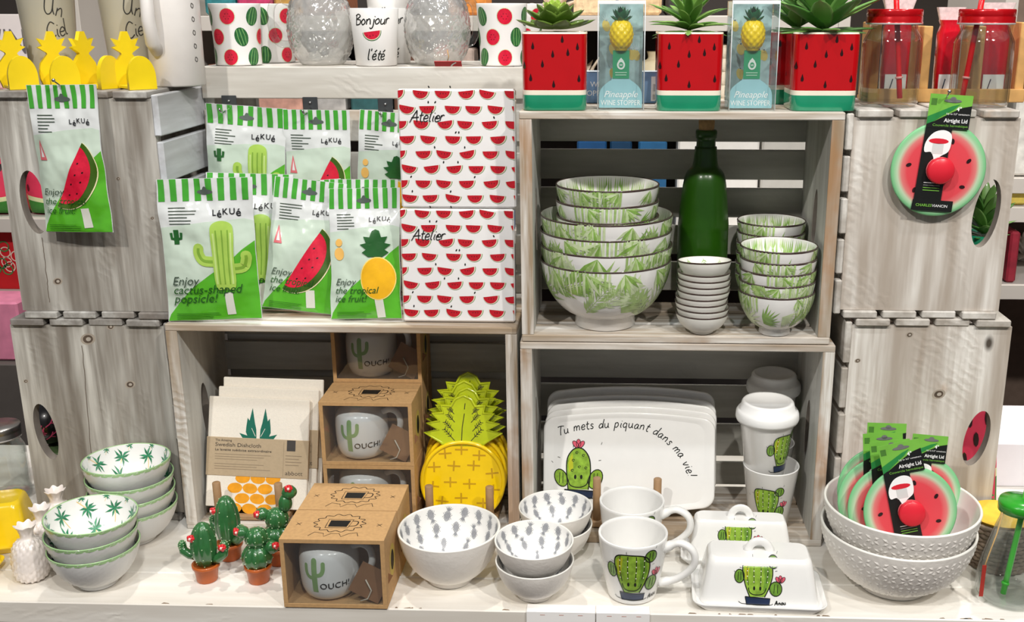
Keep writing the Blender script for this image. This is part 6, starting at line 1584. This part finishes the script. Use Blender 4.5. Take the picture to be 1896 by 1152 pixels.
for (px_, rz, lb) in ((106, 42, 'yellow pineapple napkin holder second from the left'), (164, 66, 'yellow pineapple napkin holder third from the left, seen nearly edge on')):
    dup(h0, (X(px_, 160, Yh), Yh, ZQ), R(rz), lb)
dup(h0, (X(242, 160, Yh), Yh, ZQ), R(44), 'yellow pineapple napkin holder on the right, before the cream pot')
# ---------------------------------------------------------------- cards on the table edge
for (pa, pb, lb) in ((975, 1102, 'white price card folded over the table edge, left one of two'), (1104, 1203, 'white price card folded over the table edge, right one of two')):
    ya, yb_ = TF - .0022, onz(1080, 1122).y; xa1, xb1 = X(pa, 1135, TF), X(pb, 1135, TF); c0 = (xa1 + xb1)/2; W = (xb1 - xa1)/2
    CW = M('FAF8F6', .6, 'white_paper', var=.01); mb = MB()
    mb.box(-W, W, 0, yb_ - ya, .0004, .0012, CW, .0003); mb.box(-W, W, -.0010, 0, -.055, .0012, CW, .0003)
    D = Decal(mb, planefn((0, -.0010, 0)), .05)
    for k in range(3): D.line([(-W*.6 + k*W*.55, -.003), (-W*.6 + k*W*.55 + .006, -.003)], .0007, M('C78A7A', .6, 'faint_red_print', var=0))
    tag(mb.build('price_card', None, (c0, ya, 0)), lb, 'card', 'white cards on the table edge')
# ---------------------------------------------------------------- green lidded bottle and basket at right
e = empty('glass_bottle', (X(1871, 1080, 1.226), 1.226, 0), 0, 'clear glass bottle with green lid and green straw at the right end', 'bottle')
h = .128; mb = MB(); o_ = smoothpts([(.034, 0), (.041, .005), (.0425, .018), (.040, .045), (.033, .075), (.026, .100), (.0225, .112), (.0225, h)], 5)
mb.lathe([(0, .003), (.028, .002)] + o_ + [(p[0] - .0022, max(.007, p[1])) for p in o_[::-1]] + [(0, .007)], GL, 72); mb.build('glass_body', e)
GLID = M('2FA02A', .25, 'green_lid_plastic', coat=.4, var=.04); GS = M('4FD040', .3, 'green_straw_plastic', coat=.3, var=.02)
mb = MB(); mb.lathe([(.0235, h - .006), (.0265, h - .006), (.0268, h + .004), (.0255, h + .008), (.010, h + .0105), (0, h + .0105)], GLID, 48); mb.build('lid', e)
mb = MB(); mb.tube([(-.012, -.010, .009), (-.006, -.006, .05), (.004, 0, .125), (.008, .002, .172)], .0037, GS, 12); mb.tube([(-.0105, -.009, .022), (-.0100, -.0088, .025)], .0050, GS, 12); mb.build('straw', e)
mb = MB(); mb.tube([(-.024, -.008, h - .004), (-.033, -.020, .100), (-.043, -.026, .07), (-.047, -.028, .055)], .0008, M('C9A36A', .9, 'jute_twine', var=.1), 6); mb.box(-.050, -.045, -.030, -.0292, .016, .06, M('A83228', .6, 'red_hang_tag', var=.1), 0, Matrix.Identity(4)); mb.build('hang_tag', e)
WK = M('8E7D6C', .8, 'grey_wicker', var=.3, scale=80, bump=.6); 
e = empty('wicker_basket', (X(1846, 1030, 1.312), 1.3155, 0), 0, 'small grey woven basket lined in yellow behind the glass bottle', 'basket')
mb = MB()
for i in range(11): mb.tube([((.043 + .0006*i + .0012*math.cos(24*a + PI*(i % 2)))*math.cos(a), (.043 + .0006*i + .0012*math.cos(24*a + PI*(i % 2)))*math.sin(a), .004 + i*.0062) for a in [2*PI*k/96 for k in range(97)]], .0033, WK, 6, cap=False)
mb.lathe([(0, .001), (.042, .001), (.044, .04), (.048, .07)], WK, 48); mb.build('weave', e)
mb = MB(); mb.lathe([(0, .062), (.030, .064), (.043, .067), (.0455, .072)], M('F1C744', .7, 'yellow_cloth_lining', var=.1, bump=.4, scale=60), 48); mb.build('lining', e); e.scale = (.92, .92, 1)
# ---------------------------------------------------------------- behind the side crates
e = dup(mj, (X(14, 900, 1.465), 1.465, 0), 0, 'small glass jar with metal lid behind the lower left crate'); del e['group']; e['category'] = 'jar'
for c in kids(e):
    if c.name.startswith('straw'): bpy.data.objects.remove(c)
    elif c.name.startswith('lid'):
        c.data = c.data.copy(); c.data.materials[1] = M('A9A6A2', .3, 'zinc_lid', metal=.9, var=.1)
e.scale = (.9, .9, .98)
o = MB().box(-.15, .15, 0, .17, 0, .073, M('F3F0F4', .6, 'white_carton', var=.02), .001).build('white_carton', None, (X(1852, 860, 1.52) + .152, 1.555, 0)); tag(o, 'plain white carton on the table behind the right crates', 'carton')
def blob(name, loc, rings, m, label, cat, deco=None, group=None):
    mb = MB(); loft(mb, rings, m); 
    if deco: deco(mb)
    o = mb.build(name, None, loc); tag(o, label, cat, group); return o
PINKR = M('E23A5A', .6, 'cushion_pink_red', var=.1); 
def melon_pillow(w_, h_, d_=.04):
    mb = MB(); 
    def sf(s, t, side):
        u, v = s*2 - 1, t*2 - 1; b = (max(0, 1 - u**4)*max(0, 1 - v**4))**.5
        return Vector((u*w_/2, side*b*d_, t*h_))
    mb.grid(lambda s, t: sf(s, t, -1), 20, 20, PINKR); mb.grid(lambda s, t: sf(1-s, t, 1), 20, 20, PINKR)
    D = Decal(mb, lambda u, v, l: sf(u/w_ + .5, v/h_, -1) + Vector((0, -l, 0)), .015, .0006)
    D.poly([(-w_*.48, h_*.02), (w_*.48, h_*.02), (w_*.48, h_*.30), (0, h_*.2), (-w_*.48, h_*.30)], M('3F8A35', .6, 'cushion_green', var=.15), 0)
    D.poly([(-w_*.48, h_*.30), (0, h_*.2), (w_*.48, h_*.30), (w_*.48, h_*.38), (0, h_*.28), (-w_*.48, h_*.38)], M('E3E8B0', .6, 'cushion_lime', var=.1), 1)
    for i in range(9): D.poly(ell(-w_*.4 + w_*.1*i, h_*(.5 + .18*((i*5) % 3)), .004, .008, 0, 8), SEED, 2)
    return mb
# low shelf unit on the left, far behind
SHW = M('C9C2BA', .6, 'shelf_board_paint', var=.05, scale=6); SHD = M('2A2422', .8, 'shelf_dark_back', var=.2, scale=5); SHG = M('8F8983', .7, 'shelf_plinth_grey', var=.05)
def shelf(x0, x1, Y, dep, levels, top, label, back=SHD, board=SHW):
    e = empty('shelf_unit', ((x0+x1)/2, Y, FZ), 0, label, 'shelf', 'shop shelving'); W = (x1-x0)/2
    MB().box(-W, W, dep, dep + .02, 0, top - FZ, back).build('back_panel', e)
    for s_ in (-1, 1): MB().box(s_*W - .012, s_*W + .012, .0005, dep - .0005, 0, top - FZ, board, .001).build('side_panel', e)
    for z in levels: MB().box(-W + .0125, W - .0125, 0, dep - .001, z - .03 - FZ, z - FZ, board, .001).build('shelf_board', e)
    MB().box(-W + .0125, W - .0125, .01, .03, 0.001, .16, SHG).build('plinth', e)
    return e
YS = 2.15; zs_ = lambda y, Y=YS: Z(0, y, Y)
shelf(-1.95, X(170, 300, YS), YS, .35, (zs_(168), zs_(405), zs_(545)), .80, 'dark backed shop shelf far behind the left crates')
def good(name, pl, pr_, ptop, pbot, Y, dep, m, label, cat, bev=.004, group=None, z0=None):
    xl, xr_ = X(pl, pbot, Y), X(pr_, pbot, Y); zb0, zt0 = Z((pl+pr_)/2, pbot, Y), Z((pl+pr_)/2, ptop, Y)
    if z0 is not None: zb0 = z0
    o = MB().box(-(xr_-xl)/2, (xr_-xl)/2, 0, dep, 0, zt0 - zb0, m, bev).build(name, None, ((xl+xr_)/2, Y, zb0 + .0006)); tag(o, label, cat, group); return o
YG = YS + .03
z1_ = 168
good('gift_box', -60, 40, 128, z1_ - 3, YG, .1, M('E9B7B4', .5, 'pink_box_paper', var=.2, scale=60), 'pink patterned gift box on the far left shelf', 'box', z0=zs_(168))
o = MB(); xl, xr_ = X(-75, 112, YG), X(56, 112, YG); zb0, zt0 = Z(0, 126.5, YG), Z(0, 27, YG); w_ = (xr_-xl)/2; hh = zt0 - zb0
o.box(-w_, w_, 0, .02, 0, hh, M('F0E6E4', .6, 'sign_board_white', var=.02), .001); D = Decal(o, planefn((0, 0, 0)), .05)
D.text('VIN', -.012, hh*.26, hh*.50, M('6A6364', .6, 'sign_letter_grey', var=.05), 1, width=.075, off=-.005)
tag(o.build('wall_sign', None, ((xl+xr_)/2, YG + .01, zb0 + .0008)), 'pale sign board with grey capital letters on the left shelf', 'sign')
YG2 = YS + .06
p_ = melon_pillow(.16, Z(0, 300, YG2) - Z(0, 402, YG2)).build('cushion', None, (X(-10, 400, YG2), YG2, zs_(405) + .0015)); tag(p_, 'pink watermelon cushion on the shelf left of the grey crates', 'cushion', 'watermelon cushions on the shelf')
p2_ = p_.copy(); COL.objects.link(p2_); p2_.location.x = p_.location.x + .165; p2_['label'] = 'pink watermelon cushion glimpsed through the upper left crate handle'
mb = MB(); W = .09; hh = Z(0, 432, YG) - Z(0, 542, YG); rg = []
for z, k in ((0, .9), (.01, 1), (hh*.9, 1), (hh, .9)): rg.append([(x, y, z) for x, y in rrect(W*k, .03*k, .02)])
loft(mb, rg, M('C9141E', .6, 'red_cotton', var=.06)); D = Decal(mb, planefn((0, -.031, 0)), .05); r_ = random.Random(6)
for i in range(18):
    a, b = r_.uniform(-W*.85, W*.85), r_.uniform(.02, hh - .02); q = ell(a, b, .011, .011, 0, 14); D.line(q + q[:1], .0025, M('EBC9B8', .6, 'ring_print', var=0) if i % 3 else M('3F8A4A', .6, 'green_ring_print', var=.1), 1)
tag(mb.build('red_bag', None, (X(-22, 540, YG), YG + .04, zs_(545) + .001)), 'red cotton bag printed with rings and green dots at the left edge', 'bag')
good('pink_box', -40, 46, 560, 668, 1.95, .09, M('D983A0', .5, 'pink_card', var=.15, scale=30), 'pink card box low at the left edge', 'box')
for o in [o for o in bpy.data.objects if o.name.startswith('pink_box')]:
    o.location.z = Z(0, 668, 1.95); hb = o.location.z - FZ
    MB().box(-.15, .12, -.02, .14, 0, hb - .001, M('57514D', .7, 'dark_stand_paint', var=.05), .002).build('plinth_stand', None, (o.location.x - .02, o.location.y, FZ))
tag([o for o in bpy.data.objects if o.name.startswith('plinth_stand')][0], 'dark box stand on the floor under the pink box', 'stand')
# shelf unit in the middle, behind the upper crates
YM = 2.25; xm0, xm1 = X(330, 100, YM), X(1560, 100, YM)
zA, zB, zC = Z(1200, 30, YM), Z(1200, 206, YM - .0), Z(1200, 420, YM)
e = shelf(xm0, xm1, YM, .35, (zA, zB - .004, zC - .01), .86, 'long dark backed shop shelf behind the middle crates')
YG = YM + .012
cols = [('1F4F80', 'blue'), ('1A3F60', 'deep blue'), ('2A628F', 'bright blue')]  # blues darkened, shade behind the crate put into the colour
for i, (pl, pr_) in enumerate(((1068, 1122), (1128, 1168), (1180, 1232))): good('blue_tin', pl, pr_, 262, 440 if 0 else 405, YG, .06, M(cols[i][0], .4, 'tin_' + cols[i][1].replace(' ', '_'), var=.1), '%s tin behind the slats of the leaf bowl crate' % cols[i][1], 'tin', z0=zC - .01)
for i, (pl, pr_, a, b, c_) in enumerate(((1252, 1400, 252, 405, 'F4F1EA'), (1405, 1490, 258, 405, 'C9C6BE'))): good('pale_carton', pl, pr_, a, b, YG, .08, M(c_, .5, 'pale_carton_%d' % i, var=.04), ['white carton seen through the slats right of the green bottle', 'greyish carton seen through the slats at the crate right end'][i], 'carton', z0=zC - .01)
# goods on the level seen above the upper crate: z between shelf zB and zA
yb = 200
for (pl, pr_, tp, c_, nm, lb, cat) in ((1332, 1350, 70, 'EFE3CE', 'folded_throw', None, None),):
    pass
CRT = M('EBDDC6', .9, 'cream_knit', var=.15, scale=120, bump=.6)
def throws(pl, pr_, n, label0):
    xl, xr_ = X(pl, yb, YG + .02), X(pr_, yb, YG + .02); z = zB - .003
    for i in range(n):
        mb = MB(); W = (xr_-xl)/2; rg = []
        for zz, k in ((0, .93), (.006, 1), (.020, 1), (.027, .93)): rg.append([(x, y + .06, zz) for x, y in rrect(W*k, .055*k, .012)])
        loft(mb, rg, CRT); o = mb.build('folded_throw', None, ((xl+xr_)/2 + .002*(i % 2), YG + .02, z)); tag(o, 'cream knitted throw on the far shelf, number %s from the bottom of its pile' % ['one', 'two', 'three', 'four', 'five', 'six'][i], 'throw', 'cream throws piled behind the pots'); z += .0275
throws(1325, 1455, 5, '')
def lathe_thing(name, px_, pb_, Y, prof, m, label, cat, zz=None):
    o = MB().lathe(prof, m, 40).build(name, None, (X(px_, pb_, Y), Y, (zB - .0005) if zz is None else zz)); tag(o, label, cat); return o
lathe_thing('round_vase', 1212, 232, YM + .09, smoothpts([(0, 0), (.028, 0), (.052, .03), (.055, .06), (.035, .095), (.018, .105), (.02, .12)], 4), M('E6D7B4', .5, 'sand_vase', var=.08), 'sand coloured round vase left of the spiky pot, on the far shelf', 'vase')
# cream lace flower heads and driftwood ornaments near the rosette pot
LC = M('E9D9C4', .8, 'cream_fabric', var=.2, scale=40, bump=.8, bscale=60)
r_ = random.Random(9)
def leafy(name, cx, cy0, Y, n, L, label, cat, m=LC, wd=.012, z0=None):
    mb = MB()
    for k in range(n): blade(mb, (0, 0, 0.004), 2*PI*k/n*2.4, r_.uniform(.4, 1.45), L*r_.uniform(.6, 1), wd, r_.uniform(.2, .9), m, 8, .3, .7)
    mb.lathe([(0, 0), (.02, 0), (.022, .012), (0, .016)], m, 20)
    o = mb.build(name, None, (X(cx, cy0, Y), Y, z0 if z0 is not None else zB - .0035)); tag(o, label, cat); return o
leafy('fabric_flower', 1062, 232, YM + .11, 22, .19, 'cream fabric flower spray on the far shelf behind the rosette pot', 'ornament')
leafy('fabric_flower', 1028, 20, YM + .11, 16, .07, 'cream fabric bow on the top board above the rosette pot', 'ornament', z0=zA + .0006)
leafy('grass_spray', 1186, 232, YM + .17, 14, .10, 'blue and white grass spray in the dark gap beside the stopper box', 'ornament', M('A9B4C8', .6, 'blue_white_spray', var=.5, scale=80), .003)
# basket row on the top board
for i, (a, b, c_) in enumerate(((1062, 1140, 'E8C9A0'), (1145, 1225, 'D9B98E'), (1232, 1300, '3A3532'), (380, 436, '2F7F86'), (440, 505, 'C23A66'), (508, 560, 'D9A24A'), (566, 640, '7F4A2C'), (830, 900, 'D6863A'))):
    good('storage_box', a, b, -40, 29, YM + .02, .12, M(c_, .7, 'storage_box_%d' % i, var=.25, scale=90, bump=.5), ['woven straw box above the rosette pot', 'tan woven box above the left wine stopper', 'dark box above the spiky pot', 'teal box glimpsed above the left melon mug', 'magenta box glimpsed above the left melon mug', 'ochre box glimpsed above the left glass mug', 'brown box glimpsed beyond the left glass mug', 'orange box glimpsed above the right melon mug'][i], 'box', .006, 'boxes on the far top shelf')
# goods on the second level to the left: seen through glass and slats
for i, (a, b, t_, c_) in enumerate(((390, 470, 150, '7A4A36'), (478, 560, 120, 'B98B7C'), (566, 640, 140, 'A8A5A2'), (650, 720, 150, '2E5C5E'), (730, 800, 130, '6B4A3A'), (806, 880, 120, 'C9B3A6'), (886, 960, 140, '2F4444'))):
    good('packet', a, b, t_ - 30, 204, YM + .015, .08, M(c_, .6, 'packet_%d' % i, var=.3, scale=40), ['brown', 'dusty pink', 'silver grey', 'dark teal', 'chestnut', 'beige', 'dark green'][i] + ' packet on the far shelf behind the slatted crate', 'packet', .004, 'packets behind the slatted crate', zB - .004)
# right hand unit
YR2 = 2.05; zr_s = [Z(1880, y, YR2) for y in (124, 332, 378, 532)]
shelf(X(1842, 300, YR2), 2.1, YR2, .35, (Z(1880, 120, YR2), Z(1880, 330, YR2), Z(1880, 384, YR2), Z(1880, 528, YR2)), .80, 'shop shelf far behind the right crates', M('6B5A4F', .8, 'shelf_brown_back', var=.1))
YG3 = YR2 + .015
for (a, b, t_, bt, c_, lb, cat) in ((1868, 1930, 175, 326, 'E8E4DC', 'white box on the right hand shelf beside the mason jar', 'box'), (1866, 1900, 346, 380, 'D9C25A', 'yellow and blue packet at the right edge', 'packet'), (1862, 1880, 430, 524, '9A2436', 'dark red box at the right edge', 'box'), (1870, 1934, 60, 117, 'D9D3CC', 'pale box at the upper right edge', 'box')):
    o = good('shelf_box', a, b, t_, bt, YG3, .09, M(c_, .6, 'box_' + c_, var=.25, scale=40), lb, cat)
    if bt in (400,): o.location.z = Z(1880, 528, YR2) + .0005 + .0; 
leafy('dried_bouquet', 1893, 528, YR2 + .22, 26, .085, 'pale dried bouquet low on the right hand shelf', 'ornament', M('E5DCD0', .8, 'dried_flower', var=.3, scale=60), .007, Z(1880, 528, YR2) + .0006)
# things glimpsed through the handles
def crateitem_z(z): return z + .0106
e = melon_pillow(.085, .115, .012).build('melon_print_pouch', None, (X(1806, 812, 1.44) + .002, 1.447, .052)); e.rotation_euler = (0, -.1, 0)
e.location.z = .0165; e.scale = (1, 1, 1.45); tag(e, 'watermelon print pouch glimpsed through the lower right crate handle', 'pouch')
q = empty('potted_succulent', (X(1824, 455, 1.44), 1.452, zr1 + .0115), 0, 'leafy plant in a green pot inside the upper right crate', 'potted plant')
hz = Z(1824, 440, 1.42) - zr1 - .0115
mb = MB(); mb.lathe([(0, 0), (.026, 0), (.0285, .004), (.031, hz - .003), (.030, hz), (.028, hz - .002), (0, hz - .006)], PGRN, 48); mb.build('pot', q); plant_agave(q, hz - .004, .55)
for i, (z0, c_, h_, lb) in enumerate(((0.0108, '1F2A2C', .030, 'dark notebook box lowest inside the lower left crate'), (.0412, 'D9A84A', .006, 'thin ochre box inside the lower left crate'), (.0476, '4A5F3A', .024, 'green striped box inside the lower left crate'))):
    o = MB().box(-.024, .03, 0, .08, 0, h_, M(c_, .6, 'inner_box_%d' % i, var=.2, scale=30), .001).build('keepsake_box', None, (X(98, 850, 1.47), 1.47, z0)); tag(o, lb, 'box', 'boxes inside the lower left crate')
mb = MB(); mb.ball((0, 0, .036), .036, M('171416', .3, 'black_lacquer', coat=.5, var=0), 16); 
D = Decal(mb, lathefn([(.036*math.sin(PI*i/24), .036 - .036*math.cos(PI*i/24)) for i in range(25)], .036), .006); r_ = random.Random(2)
for k in range(12):
    x, y = r_.uniform(-.05, .05), r_.uniform(.03, .08); D.line(smoothpts([(x, y), (x + .008, y + .006), (x + .012, y + .014)], 3), .0018, M('D24A72', .5, 'pink_branch', var=.1), 1); D.line([(x + .008, y + .006), (x + .015, y + .004)], .0014, M('D24A72', .5, 'pink_branch', var=.1), 1)
tag(mb.build('lacquer_ball', None, (X(84, 760, 1.50), 1.51, .0722)), 'black ball with pink branches seen through the lower left handle', 'ornament')
